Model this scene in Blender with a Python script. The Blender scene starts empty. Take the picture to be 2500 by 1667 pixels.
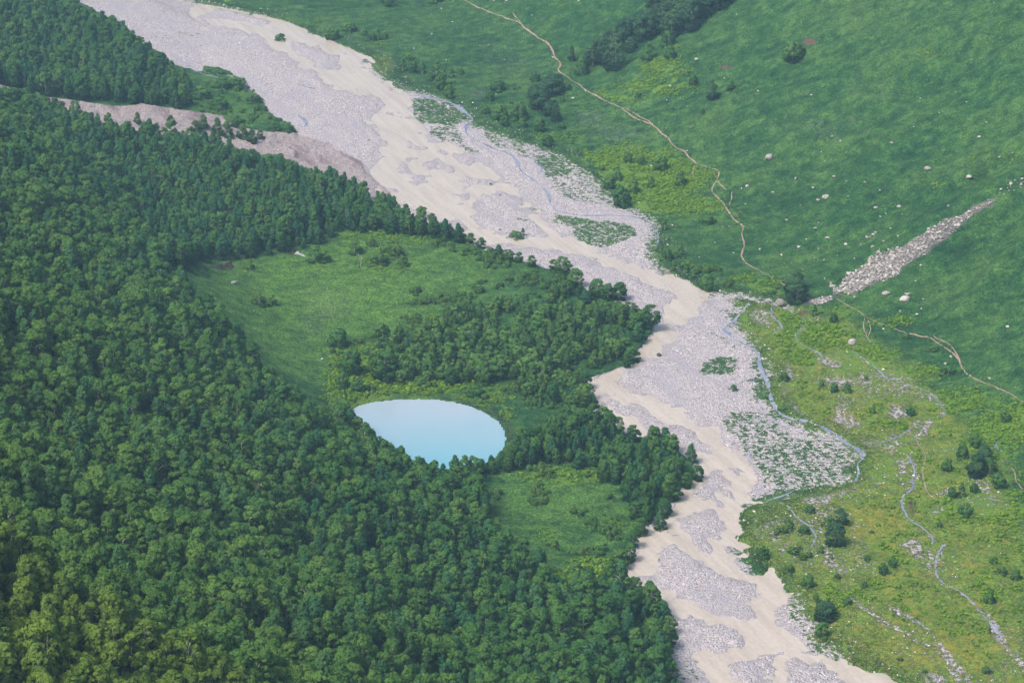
import bpy, bmesh, math, random
import numpy as np
from mathutils import Vector, Matrix, Euler
R = math.radians
sc = bpy.context.scene
COL = sc.collection

# ------------------------------------------------------------------ camera
CAM_H, PITCH, FPX = 360.0, 23.0, 6400.0          # FPX: focal length in photograph pixels (2500 wide)
cam_d = bpy.data.cameras.new('camera')
cam_d.sensor_width = 36.0
cam_d.lens = 36.0 * FPX / 2500.0
cam_d.clip_start = 1.0
cam_d.clip_end = 20000.0
cam = bpy.data.objects.new('camera', cam_d)
COL.objects.link(cam)
cam.location = (0, 0, CAM_H)
cam.rotation_euler = (R(90 - PITCH), 0, 0)
sc.camera = cam

# ------------------------------------------------------------------ sky and sun
SUN_EL, SUN_AZ = 54.0, -128.0                     # azimuth from +Y towards +X (negative: from the west)
world = bpy.data.worlds.new('World')
sc.world = world
world.use_nodes = True
wn = world.node_tree
bg = wn.nodes['Background']
sky = wn.nodes.new('ShaderNodeTexSky')
sky.sky_type = 'NISHITA'
sky.sun_disc = False
sky.sun_elevation = R(SUN_EL)
sky.sun_rotation = R(SUN_AZ)
sky.air_density = 1.0
sky.dust_density = 5.0
sky.ozone_density = 1.0
wn.links.new(sky.outputs[0], bg.inputs[0])
bg.inputs[1].default_value = 0.10
sun_d = bpy.data.lights.new('sun', 'SUN')
sun_d.energy = 1.5
sun_d.angle = R(14)
sun_d.color = (1.0, 0.95, 0.87)
sun = bpy.data.objects.new('sun', sun_d)
COL.objects.link(sun)
az, el = R(SUN_AZ), R(SUN_EL)
to_sun = Vector((math.sin(az) * math.cos(el), math.cos(az) * math.cos(el), math.sin(el)))
sun.rotation_euler = to_sun.to_track_quat('Z', 'Y').to_euler()
sc.view_settings.view_transform = 'Standard'
sc.view_settings.look = 'None'
sc.view_settings.gamma = 1.0
sc.view_settings.exposure = 1.18
sc.view_settings.use_curve_mapping = False
sc.cycles.use_denoising = True
sc.cycles.max_bounces = 5
sc.cycles.diffuse_bounces = 3
sc.cycles.glossy_bounces = 2
sc.cycles.transmission_bounces = 3
sc.cycles.volume_bounces = 0

# ------------------------------------------------------------------ small helpers
rng = np.random.default_rng(7)
random.seed(7)

def tag(o, label=None, cat=None, group=None, kind=None):
    if label: o['label'] = label
    if cat: o['category'] = cat
    if group: o['group'] = group
    if kind: o['kind'] = kind
    return o

def new_obj(name, data, parent=None):
    o = bpy.data.objects.new(name, data)
    COL.objects.link(o)
    if parent is not None: o.parent = parent
    return o

def mesh_np(name, verts, faces, mat=None, smooth=False):
    """faces: (n,k) array with constant k"""
    verts = np.asarray(verts, dtype=np.float32); faces = np.asarray(faces, dtype=np.int32)
    me = bpy.data.meshes.new(name)
    n, k = faces.shape
    me.vertices.add(len(verts)); me.vertices.foreach_set('co', verts.ravel())
    me.loops.add(n * k); me.loops.foreach_set('vertex_index', faces.ravel())
    me.polygons.add(n); me.polygons.foreach_set('loop_start', np.arange(0, n * k, k, dtype=np.int32))
    me.polygons.foreach_set('loop_total', np.full(n, k, dtype=np.int32))
    if smooth: me.polygons.foreach_set('use_smooth', np.ones(n, dtype=bool))
    me.update(calc_edges=True)
    if mat: me.materials.append(mat)
    return me

def hash2(ix, iy, seed):
    h = (ix.astype(np.int64) * 374761393 + iy.astype(np.int64) * 668265263 + seed * 144665) & 0xFFFFFFFF
    h = ((h ^ (h >> 13)) * 1274126177) & 0xFFFFFFFF
    h = h ^ (h >> 16)
    return (h & 0xFFFFFF) / float(0xFFFFFF)

def vnoise(x, y, seed=0):
    ix = np.floor(x); iy = np.floor(y)
    fx = x - ix; fy = y - iy
    ix = ix.astype(np.int64); iy = iy.astype(np.int64)
    fx = fx * fx * (3 - 2 * fx); fy = fy * fy * (3 - 2 * fy)
    a = hash2(ix, iy, seed); b = hash2(ix + 1, iy, seed)
    c = hash2(ix, iy + 1, seed); d = hash2(ix + 1, iy + 1, seed)
    return (a * (1 - fx) + b * fx) * (1 - fy) + (c * (1 - fx) + d * fx) * fy - 0.5

def fbm(x, y, octv=4, seed=0):
    v = 0; a = 1.0
    for i in range(octv):
        v = v + a * vnoise(x * 2 ** i + 17.3 * i, y * 2 ** i - 9.1 * i, seed + i)
        a *= 0.5
    return v

def sstep(a, b, x):
    t = np.clip((x - a) / (b - a), 0, 1)
    return t * t * (3 - 2 * t)

# ------------------------------------------------------------------ photograph pixels <-> world
cp, sp = math.cos(R(PITCH)), math.sin(R(PITCH))
TILE = dict(A=(0, 0, .38265), B=(800, 0, .38265), C=(1600, 0, .38265), D=(0, 530, .38265), E=(800, 530, .38265),
            F=(1600, 530, .38265), G=(800, 1067, .38265), H=(1600, 1067, .38265), I=(0, 1067, .38265),
            W=(0, 0, 1.06293), K=(1300, 0, .21259), S=(2000, 480, .19133))

def px(tile, pts):
    ox, oy, s = TILE[tile]
    p = np.asarray(pts, dtype=float).reshape(-1, 2)
    return np.stack([ox + p[:, 0] * s, oy + p[:, 1] * s], 1)

def rays(p):
    a = (p[:, 0] - 1250.0) / FPX; b = -(p[:, 1] - 833.5) / FPX
    return np.stack([a, cp + b * sp, -sp + b * cp], 1)

def plane_hit(p, z=0.0):
    d = rays(p)
    t = (z - CAM_H) / d[:, 2]
    return np.stack([d[:, 0] * t, d[:, 1] * t], 1)

def project(x, y, z):
    zc = z - CAM_H
    along_view = y * cp - zc * sp
    up = y * sp + zc * cp
    return 1250 + FPX * x / along_view, 833.5 - FPX * up / along_view, along_view

# ------------------------------------------------------------------ relief (large shapes)
def softplus(d, k):
    return k * np.log1p(np.exp(np.clip(d / k, -40, 40)))

def sat(z, z0=180.0, zmax=330.0):
    return np.where(z < z0, z, z0 + (zmax - z0) * np.tanh((z - z0) / (zmax - z0)))

def left_d(x, y):
    return (x - 43) * -.886 + (y - 613) * -.464

def right_s(x, y):
    return (x - 119) * .929 + (y - 893) * .369

def relief(x, y):
    dl = left_d(x, y)
    t = (x - 43) * .464 + (y - 613) * -.886
    d2 = dl + 14 * fbm(t / 60.0, dl / 160.0, 2, 3)
    d2 = d2 - 24 * np.exp(-((x + 30) ** 2 + (y - 768) ** 2) / 46.0 ** 2)      # the lake's basin bites into the slope
    zl = 0.60 * softplus(d2 - 4, 9)
    grow = np.clip(dl / 50.0, 0, 1)
    zl = zl + grow * 12.0 * fbm(t / 55.0 + dl / 140.0, dl / 260.0, 3, 11)
    # a nearer spur low on the forested slope
    q = (396 - y) - .10 * (x + 70)
    zl = zl + 8.0 / (1 + np.exp(-np.clip((q + 4) / 5.0, -30, 30))) * np.exp(-np.clip((q - 20) / 120., 0, 9))
    # gentle fan under the far forest
    zl = zl + 0.10 * softplus(-x - 95 + (y - 1000) * -.12, 12) * (dl < 400)
    s = right_s(x, y)
    s2 = s + 5 * fbm(x / 60.0 + 3, y / 60.0, 3, 21)
    tr = (x - 119) * .369 - (y - 893) * .929
    zr = 0.47 * softplus(s2 - 6, 9) + np.clip(s / 40.0, 0, 1) * (4.5 * fbm(x / 34.0, y / 34.0 + 5, 3, 31) + 7.5 * fbm(tr / 22.0 + 2 * vnoise(s / 60.0, tr / 40.0, 7), s / 150.0, 3, 35))
    return sat(zl + zr)

def floor_z(x, y):
    return 1.25 + 0.8 * fbm(x / 24.0, y / 24.0, 3, 41)

def smooth_ground(x, y):
    return relief(x, y) + floor_z(x, y)

def ground_hit(p, fn=smooth_ground):
    """first hit of each pixel's ray with the ground"""
    d = rays(np.asarray(p, dtype=float).reshape(-1, 2))
    T = np.arange(180.0, 3200.0, 6.0)
    first = np.empty(len(d))
    for c0 in range(0, len(d), 200):
        dd = d[c0:c0 + 200]
        zz = CAM_H + dd[:, 2:3] * T - fn(dd[:, 0:1] * T, dd[:, 1:2] * T)
        first[c0:c0 + 200] = np.where((zz < 0).any(1), T[np.argmax(zz < 0, 1)], 3200.0)
    hi = first; lo = hi - 6.0
    for _ in range(14):
        m = (lo + hi) / 2
        zz = CAM_H + d[:, 2] * m - fn(d[:, 0] * m, d[:, 1] * m)
        below = zz < 0
        hi = np.where(below, m, hi); lo = np.where(below, lo, m)
    return np.stack([d[:, 0] * hi, d[:, 1] * hi], 1)

# ------------------------------------------------------------------ traced shapes
def cat(*parts):
    return np.concatenate(parts)

WATER = cat(
    px('A', [(700,-120),(900,-60),(1000,0),(1200,25),(1450,50),(1700,100),(1850,130),(2000,190),(2150,270),(2340,325)]),
    px('B', [(60,250),(150,290),(270,335),(250,350),(290,400),(260,450),(320,510),(420,570),(510,590),(525,700),(560,790),(640,880),(760,920),
             (880,970),(940,1000),(1010,1060),(1120,1120),(1190,1180),(1215,1240),(1300,1320),(1400,1430),(1500,1520)]),
    px('E', [(1530,120),(1640,180),(1800,240),(1950,300),(2100,350),(2150,345),(2200,345),(2352,420)]),
    px('F', [(100,330),(200,390),(270,430),(335,460),(345,490),(320,560),(250,620),(180,680),(120,710),(60,800),(40,870)]),
    px('E', [(2120,880),(1950,910),(1890,970),(1820,1020),(1840,1060),(1980,1120),(2100,1180),(2200,1220)]),
    px('F', [(0,1170),(100,1210),(250,1300),(400,1370),(450,1440),(500,1500),(600,1568)]),
    px('H', [(650,230),(660,290),(620,360),(585,430),(580,560),(530,640),(560,720),(640,780),(740,845),(820,900),(815,1000),(750,1100),(760,1200),
             (900,1310),(1100,1390),(1250,1410),(1400,1470),(1500,1520),(1600,1568),(1760,1660),(1600,1760),(420,1760),(330,1520),(305,1440),(370,1390),
             (480,1375),(590,1330),(600,1290),(520,1220),(400,1180),(250,1140),(100,1110),(0,1075)]),
    px('G', [(2170,1095),(2050,1010),(1930,950),(1850,860),(1860,815),(1940,760),(1990,650),(2060,580),(2150,490),(2200,420),(2250,340)]),
    px('H', [(200,290),(235,200),(160,110)]),
    px('E', [(2210,1450),(2050,1390),(1900,1370),(1800,1310),(1720,1230),(1670,1150),(1635,1060),(1650,1030),(1800,965),(1900,945),(1930,880),(1980,800),(2030,740),
             (2100,680),(2200,600),(2240,530),(2180,470),(2050,430),(1900,350),(1700,280),(1500,220),(1300,190),(1100,175),(1020,190),(950,155),(850,130),(830,40)]),
    px('B', [(800,1440),(700,1390),(560,1330),(400,1290),(380,1240),(410,1220),(330,1160),(280,1070),(340,1010),(400,970),(410,920),(340,840),(300,780),(310,720),(380,680),
             (300,620),(180,570),(60,560)]),
    px('A', [(2250,570),(2150,560),(2040,480),(1960,430),(1900,380),(1720,300),(1700,240),(1600,210),(1400,160),(1270,120),(1130,100),(1050,50),(950,20),(850,-20),(640,-120)]))
BARS = [
    ('A', [(1280,80),(1350,60),(1500,70),(1700,120),(1770,150),(1640,160),(1500,140),(1330,115)]),
    ('A', [(1830,270),(1920,260),(2000,300),(2160,350),(2150,450),(2000,420),(1880,330)]),
    ('B', [(405,790),(440,800),(520,880),(600,910),(640,950),(540,970),(490,960),(480,900),(430,850)]),
    ('B', [(490,990),(560,1010),(520,1080),(470,1120),(440,1090)]),
    ('B', [(520,1110),(620,1100),(700,1140),(640,1180),(540,1180)]),
    ('B', [(600,1060),(700,1010),(720,1030),(640,1090)]),
    ('B', [(810,980),(930,1030),(910,1050),(840,1030)]),
    ('B', [(710,960),(760,965),(740,990)]),
    ('B', [(750,1070),(780,1070),(770,1100)]),
    ('B', [(390,720),(440,715),(430,745),(395,745)]),
    ('B', [(800,1160),(900,1120),(1000,1130),(1100,1150),(1180,1160),(1000,1190),(900,1200)]),
    ('B', [(960,1240),(1100,1200),(1190,1240),(1270,1330),(1370,1450),(1440,1510),(1300,1520),(1100,1490),(1000,1460),(950,1390)]),
    ('B', [(800,1250),(900,1240),(850,1300)]),
    ('B', [(215,370),(245,380),(235,440),(210,440)]),
    ('H', [(390,210),(480,290),(440,340),(330,390),(250,380),(260,330),(350,280)]),
    ('H', [(200,500),(320,470),(400,530),(400,600),(330,640),(350,720),(300,730),(230,680),(220,620),(130,580)]),
    ('H', [(60,690),(150,660),(170,730),(300,790),(450,880),(600,950),(670,1030),(640,1100),(600,1190),(450,1140),(250,1070),(50,1010),(-60,960),(-80,850),(0,760)]),
    ('H', [(440,700),(540,710),(520,750),(460,740)]),
    ('H', [(480,790),(560,770),(680,860),(600,870),(500,830)]),
    ('H', [(490,200),(540,190),(540,240),(500,260)]),
    ('H', [(390,410),(470,350),(460,400),(400,430)]),
    ('H', [(470,1480),(620,1400),(760,1370),(700,1440),(720,1568),(740,1650),(450,1650)]),
    ('H', [(870,1430),(1000,1480),(1100,1500),(1250,1568),(1300,1650),(850,1650),(880,1500)]),
    ('H', [(110,610),(170,620),(160,640),(115,630)]),
    ('E', [(1740,1100),(1800,1130),(1950,1200),(2150,1300),(2400,1420),(2500,1520),(2350,1490),(2100,1400),(1950,1310),(1830,1260),(1760,1170)]),
    ('H', [(330,60),(400,80),(470,150),(420,150)]),
]
BED = cat(   # gravel bed of the valley
    px('W', [(-60,-90),(60,-20),(200,50),(280,90),(345,135),(400,170),(440,180),(545,190),(565,215),(600,235),(600,255),(625,270),(668,292),(690,318),(640,325),(700,375),(760,415),
             (820,455),(890,475),(930,500),(1000,520),(1065,553),(1110,575),(1160,590),(1230,610),(1290,622),(1330,655),(1370,685),(1420,695),(1460,715),(1490,735),(1495,765),
             (1465,805),(1440,838),(1345,868),(1345,905),(1355,945),(1400,975),(1440,1000),(1500,1010),(1550,1030),(1590,1065),(1600,1095),(1565,1120),(1525,1160),(1495,1200),(1455,1240),
             (1420,1305),(1445,1350),(1495,1385),(1520,1410),(1530,1460),(1535,1530),(1550,1600),(1600,1680)]),
    px('W', [(2200,1660),(2080,1575),(2040,1548),(1960,1503),(1890,1465),(1855,1425),(1840,1375),(1800,1322),(1735,1282),(1705,1240),(1705,1195),(1720,1170),(1830,1140),(1950,1105),
             (1985,1050),(1960,1012),(1850,975),(1790,952),(1765,905),(1772,850),(1752,802),(1702,762),(1692,722),(1705,690),(1760,693),(1840,722),(1780,690),(1700,672),(1625,664),(1600,652),(1530,612),(1505,587),
             (1512,545),(1518,520),(1500,497),(1420,462),(1400,432),(1340,387),(1260,342),(1180,317),(1100,287),(1060,247),(1000,217),(900,182),(850,127),(760,90),(650,43),(520,13),(340,-20),(240,-90)]))
LAKE = px('W', [(776,952),(802,934),(830,924),(860,917),(905,913),(950,911),(1000,912),(1040,917),(1080,926),(1115,940),(1150,960),(1170,985),(1176,1008),(1168,1034),(1145,1060),(1100,1078),
                (1020,1085),(955,1082),(900,1064),(856,1032),(835,998),(808,965)])
DEBRIS = cat(px('A', [(-300,470),(0,545),(100,575),(300,622),(500,652),(720,684),(900,664),(1080,692),(1400,742),(1460,785),(1640,835),(1900,852),(2050,890),(2130,920)]),
             px('B', [(30,930),(100,965),(200,1010),(250,1080),(330,1160),(410,1220),(390,1275),(330,1290),(200,1260),(100,1190),(0,1150)]),
             px('A', [(2000,1130),(1880,1030),(1640,960),(1350,950),(1200,880),(900,860),(750,815),(600,770),(450,720),(300,680),(130,640),(0,600),(-300,560)]))
SPIT = px('A', [(1180,480),(1300,500),(1560,520),(1580,590),(1670,640),(1600,680),(1700,720),(1870,810),(1900,845),(1640,830),(1460,780),(1400,740),(1200,690),(1100,660),(1080,560)])
ISLET = px('A', [(1285,455),(1400,462),(1480,485),(1500,500),(1400,490),(1310,475)])
VEG = [(.62, 'B', [(525,620),(640,615),(760,650),(880,720),(900,770),(820,800),(700,790),(620,790),(560,760),(525,720)]),
       (.5, 'B', [(640,800),(820,790),(870,850),(900,920),(960,930),(1000,960),(930,985),(800,910),(660,880)]),
       (.46, 'B', [(920,780),(1000,790),(1200,870),(1450,950),(1600,1070),(1750,1140),(1810,1260),(1750,1310),(1650,1295),(1450,1250),(1400,1120),(1300,1020),(1100,940),(960,870)]),
       (.62, 'B', [(1300,990),(1450,960),(1600,1080),(1500,1130),(1380,1130)]),
       (.58, 'B', [(1430,1350),(1520,1360),(1700,1400),(1850,1400),(1990,1450),(2000,1490),(1900,1540),(1750,1568),(1600,1540),(1540,1470),(1420,1400)]),
       (.7, 'B', [(1200,1370),(1280,1390),(1250,1405)]),
       (.45, 'B', [(1210,1200),(1290,1280),(1390,1330),(1380,1360),(1260,1330),(1200,1250)]),
       (.62, 'B', [(320,500),(430,490),(600,560),(700,600),(560,590),(420,565)]),
       (.9, 'B', [(250,340),(330,350),(430,430),(430,470),(330,460),(280,400)]),
       (.6, 'F', [(270,920),(400,870),(500,870),(580,940),(540,970),(430,1010),(300,990)]),
       (.45, 'F', [(320,720),(420,720),(560,830),(520,850),(380,760)]),
       (.5, 'F', [(460,1230),(600,1220),(740,1230),(870,1330),(860,1380),(1000,1450),(1030,1510),(900,1568),(650,1568),(560,1500),(420,1290)]),
       (.42, 'F', [(570,1050),(640,1050),(650,1140),(580,1160)]),
       (.45, 'F', [(860,1300),(1100,1360),(1200,1440),(1290,1500),(1300,1568),(1050,1568),(1000,1430)]),
       (.5, 'H', [(480,20),(700,-20),(1100,0),(1280,100),(1250,250),(1100,330),(900,320),(700,330),(660,300),(600,120)]),
       (.72, 'H', [(600,380),(760,350),(1000,420),(900,490),(700,560),(590,600),(540,640),(600,780),(660,700)]),
       (.5, 'A', [(1660,280),(1720,300),(1680,310)]), (.38, 'A', [(1100,150),(1300,160),(1280,200),(1130,190)]),
       (.40, 'H', [(100,1400),(300,1440),(340,1568),(100,1600)]),
       (.45, 'E', [(1815,1000),(1860,990),(1850,1020)]),
       (.42, 'G', [(2040,780),(2130,740),(2160,800),(2010,840)])]
PATCH = [('H', [(660,300),(900,320),(1150,320),(1280,260),(1320,330),(1100,420),(950,470),(720,560),(590,600),(590,420)]),
         ('F', [(700,880),(780,1000),(760,1100),(900,1290),(1150,1400),(1250,1480),(1400,1500),(1450,1440),(1300,1380),(1200,1330),(1000,1270),(870,1150),(850,1000)]),
         ('H', [(1520,150),(1620,140),(1610,330),(1540,310)]), ('H', [(1555,690),(1640,640),(1690,670),(1770,830),(1745,865),(1620,740)]),
         ('H', [(1120,880),(1220,880),(1210,990),(1165,980),(1180,920)]), ('H', [(1750,370),(1850,320),(1930,330),(1900,380),(1790,390)]),
         ('H', [(1750,470),(1830,440),(1840,480),(1790,520),(1750,510)]), ('H', [(1440,60),(1550,20),(1560,90),(1500,110)]),
         ('H', [(1120,20),(1200,10),(1290,90),(1260,130),(1180,90)]), ('F', [(740,890),(880,930),(930,1000),(860,1060),(780,1050),(800,980)]),
         ('F', [(1120,1180),(1200,1150),(1330,1320),(1240,1385),(1100,1290)]), ('F', [(1450,1180),(1560,1170),(1650,1210),(1680,1260),(1500,1300)]),
         ('F', [(980,1060),(1150,1000),(1400,1010),(1380,1060),(1200,1090),(1180,1150),(1050,1060)]), ('F', [(540,560),(700,570),(760,620),(740,690),(640,700),(560,640)]),
         ('H', [(860,730),(890,740),(940,850),(920,860)]), ('F', [(1000,900),(1100,880),(1200,960),(1150,1000),(1050,960)]),
         ('F', [(930,620),(1060,630),(1080,660),(960,660)]), ('F', [(1640,1380),(1730,1290),(1780,1290),(1700,1420),(1660,1480)]),
         ('H', [(1640,1500),(1750,1500),(1900,1568),(1700,1600)]), ('H', [(1300,1290),(1380,1350),(1420,1420),(1350,1400)]),
         ('F', [(520,480),(640,500),(760,560),(640,560)])]
TRACKS = [('H', 26, [(1240,1020),(1330,1090),(1400,1150),(1480,1200)]), ('H', 30, [(1500,1080),(1620,1140),(1700,1200),(1800,1300),(1900,1430),(2000,1560)]),
          ('H', 34, [(1050,680),(1130,800),(1180,870)]), ('H', 40, [(2150,1180),(2200,1290),(2260,1370),(2352,1440)]), ('H', 26, [(1750,700),(1760,780),(1750,850)]),
          ('H', 20, [(1500,1200),(1700,1300),(1850,1400),(1930,1560)]), ('H', 22, [(1250,1270),(1400,1400),(1560,1520)]), ('H', 24, [(540,640),(650,720),(640,560),(760,510),(870,480)])]
# soft colour patches of the plant cover: tile, cx, cy, rx, ry, strength (in pixels of the tile)
HERB = [('F',1000,760,260,90,1), ('F',1280,900,260,90,.9), ('F',1560,1010,280,80,.75), ('F',1900,1180,260,90,.85), ('F',2250,1330,260,160,.9), ('F',2050,1500,300,90,.7),
        ('F',620,420,160,60,.6), ('F',700,480,160,40,.75), ('F',1250,470,80,40,.5), ('F',1480,660,160,40,.6), ('F',1180,600,120,50,.6), ('F',640,640,110,90,.8),
        ('F',900,640,130,60,.9), ('F',1250,1320,380,150,.55), ('F',1600,1450,250,120,.6), ('F',200,330,140,60,.45), ('F',950,900,200,90,.8), ('F',1350,1050,350,60,.5),
        ('H',1450,200,130,160,.8), ('H',2050,430,330,120,.95), ('H',2150,850,260,250,.55), ('H',1300,720,350,200,.6), ('H',900,720,260,200,.5), ('H',1900,160,500,150,.5),
        ('H',1650,620,200,90,.5), ('H',2200,1150,200,120,.4), ('H',700,800,80,60,.5), ('H',1130,900,240,120,.45),
        ('E',600,1070,420,60,.95), ('E',150,1000,160,200,.9), ('E',230,900,150,90,.8), ('E',1000,1150,200,80,.6), ('E',1150,1250,70,60,.7), ('E',100,850,150,60,.6),
        ('E',420,110,330,40,.6), ('E',800,150,250,40,.5), ('E',350,320,200,50,.3), ('E',640,650,80,40,.5), ('E',200,1150,200,50,.9),
        ('B',1880,1020,260,90,.9), ('B',2000,1130,300,90,.9), ('B',2120,1290,260,90,.95), ('B',1400,880,180,50,.6), ('B',2050,1430,130,50,.6), ('B',2250,1100,120,90,.6),
        ('B',1700,820,120,30,.3), ('B',1870,630,120,30,.7), ('B',2100,540,260,70,.75), ('B',2180,450,150,40,.7), ('B',1780,590,100,30,.6), ('B',350,280,60,20,.5), ('B',600,540,80,20,.4),
        ('C',100,1150,220,90,.9), ('C',200,1310,220,60,.9), ('C',60,1030,120,80,.8), ('C',330,1110,70,40,.6), ('C',60,410,150,50,.8), ('C',150,330,120,40,.6),
        ('C',1600,470,110,26,.35), ('C',1750,340,100,30,.2), ('C',1850,1160,180,40,.45), ('C',2150,1000,160,60,.3), ('C',700,330,60,30,.2),
        ('A',2000,150,90,30,.5), ('A',2100,700,60,30,.3), ('G',1700,830,160,60,.9), ('G',1560,880,110,70,.8), ('G',1500,250,260,60,.7), ('G',1850,580,120,40,.5), ('G',1400,620,120,40,.35)]
ORANGE = [('H',1400,560,260,130,.8), ('H',1700,1000,420,150,.55), ('H',1750,1350,560,170,.75), ('H',1250,400,200,60,.5), ('F',1200,1290,130,80,.85), ('F',1500,1000,260,80,.4),
          ('F',1550,1500,300,120,.4), ('B',340,410,80,60,.35), ('H',1300,1250,300,100,.6), ('H',2250,1300,150,150,.6), ('F',620,700,120,40,.4), ('H',830,600,150,60,.5), ('A',2050,900,120,40,.3)]
COTTON = [('D',2080,560,180,130,.8), ('D',2000,700,130,90,.7), ('D',2230,480,200,70,.5), ('E',60,600,120,90,.7), ('E',760,360,120,60,.6), ('E',240,250,160,40,.45), ('E',350,480,260,90,.4),
          ('D',1960,380,60,90,.5), ('G',1500,480,200,90,.3), ('B',1700,700,300,90,.2)]
PURPLE = [('B',1680,760,100,60,.9), ('B',950,600,60,40,.8), ('B',1250,420,200,60,.5), ('B',1850,850,170,60,.8), ('B',1900,930,90,50,.6), ('B',1100,340,160,80,.4), ('C',1050,800,300,90,.5), ('C',1400,560,200,90,.25)]
BARE = [('C',985,270,45,22,.9), ('C',455,430,45,12,.8), ('G',1765,835,18,26,1), ('C',740,450,60,30,.25), ('H',1640,450,30,60,.6), ('F',940,610,40,14,.8), ('F',1410,860,40,20,.5)]
SCREE = px('S', [(200,1205),(370,1020),(530,890),(680,790),(840,730),(1000,670),(1150,600),(1290,490),(1400,410),(1550,350),(1680,280),(1800,220),(1900,170),(2000,110),(2120,50),(2290,5),
                 (2180,90),(2080,150),(2020,200),(1930,260),(1850,340),(1750,400),(1650,490),(1600,550),(1440,620),(1400,680),(1280,740),(1180,830),(1050,910),(1010,980),(860,1050),(720,1100),(560,1170),(380,1260),(220,1240)])
SCREE_LOW = px('F', [(930,550),(1000,520),(1080,505),(1145,510),(1120,540),(1060,560),(970,560)])
SCREE_TOP = px('W', [(2290,440),(2352,405),(2400,370),(2400,395),(2352,425),(2300,455)])

# ------------------------------------------------------------------ ground grid
cs = np.concatenate([-np.geomspace(2.2, 0.245, 34), np.arange(-0.240, 0.2401, 0.0007), np.geomspace(0.245, 2.2, 34)])
rows = [y for y in np.arange(-900.0, 0.0, 60.0)] + [y for y in np.arange(0.0, 300.0, 10.0)]
y = 300.0
while y < 1500.0:
    rows.append(y)
    y += 2.0 if y < 560 else max(0.45, 2.4 * (y * y + CAM_H ** 2) / (FPX * CAM_H))
while y < 9000:
    rows.append(y); y *= 1.05
rows = np.array(rows)
NX, NY = len(cs), len(rows)
wid = np.where(rows > 200, rows + 60, 260.0)
GX = wid[:, None] * cs[None, :]
GY = np.repeat(rows[:, None], NX, 1)
fx, fy = GX.ravel(), GY.ravel()
G0 = smooth_ground(fx, fy)
PX, PY, PD = project(fx, fy, G0)
PD_ok = (fy > 150)

def sdf(poly, margin=12.0, out=None):
    """signed distance (negative inside) on the ground grid to a world polygon, clipped at margin"""
    lo = poly.min(0) - margin; hi = poly.max(0) + margin
    idx = np.nonzero((fx > lo[0]) & (fx < hi[0]) & (fy > lo[1]) & (fy < hi[1]))[0]
    res = np.full(fx.shape, margin)
    res[idx] = sdf_pts(poly, fx[idx], fy[idx], margin)
    return res

def sdf_pts(poly, X, Y, margin=12.0):
    d2 = np.full(X.shape, margin * margin); ins = np.zeros(X.shape, dtype=bool)
    n = len(poly)
    for i in range(n):
        ax, ay = poly[i]; bx, by = poly[(i + 1) % n]
        ex, ey = bx - ax, by - ay
        L = ex * ex + ey * ey
        if L < 1e-9: continue
        t = np.clip(((X - ax) * ex + (Y - ay) * ey) / L, 0, 1)
        dx = X - ax - t * ex; dy = Y - ay - t * ey
        np.minimum(d2, dx * dx + dy * dy, out=d2)
        c = (ay > Y) != (by > Y)
        if ey != 0:
            ins ^= c & (X < ax + (Y - ay) / ey * ex)
    d = np.sqrt(d2)
    return np.where(ins, -d, d)

def resample(poly, step=3.0, jit=0.0, seed=0, closed=True):
    p = np.asarray(poly); q = np.concatenate([p, p[:1]]) if closed else p
    out = []
    for i in range(len(q) - 1):
        L = np.linalg.norm(q[i + 1] - q[i]); n = max(1, int(L / step))
        for k in range(n): out.append(q[i] + (q[i + 1] - q[i]) * k / n)
    if not closed: out.append(q[-1])
    out = np.array(out)
    for _ in range(2):
        if closed: out = (np.roll(out, 1, 0) + 2 * out + np.roll(out, -1, 0)) / 4
        else: out[1:-1] = (out[:-2] + 2 * out[1:-1] + out[2:]) / 4
    return out

nz_a = fbm(fx / 7.0, fy / 7.0, 3, 51)
nz_b = fbm(fx / 2.2, fy / 2.2, 2, 61)
nz_c = fbm(fx / 26.0, fy / 26.0, 2, 71)

bed_w = plane_hit(BED, 0.6)
pxc = np.interp(PY, np.array([0,100,300,500,650,800,950,1100,1300,1568]) * 1.063, np.array([300,700,900,1150,1500,1550,1500,1650,1600,1750]) * 1.063)
d_bed = sdf(bed_w, 22.0) + 1.6 * nz_a + 0.8 * nz_b + (PX > pxc + 60) * (PY > 700) * (4.0 * nz_a + 3.0 * nz_c)
d_wat = sdf(plane_hit(WATER), 14.0)
for tl, pts in BARS:
    b = sdf(plane_hit(px(tl, pts)), 14.0)
    d_wat = np.maximum(d_wat, -b)
uu = fx * .39 - fy * .92; vv = fx * .92 + fy * .39
nz_f = fbm(uu / 13.0 + 1.5 * nz_c, vv / 3.2, 3, 91)
d_wat = d_wat + 1.6 * nz_a + 1.8 * nz_b + 4.6 * nz_f
lake_w = plane_hit(LAKE, 0.6)
d_lake = sdf(lake_w, 14.0) + 0.5 * nz_b
d_spit = sdf(plane_hit(SPIT, 1.0)) + 1.6 * nz_a
d_isl = sdf(plane_hit(ISLET, 0.8)) + 1.0 * nz_a
d_deb = sdf(ground_hit(DEBRIS), 14.0) + 4.0 * nz_a + 1.5 * nz_b
green_in = np.minimum(d_spit, d_isl)

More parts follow.
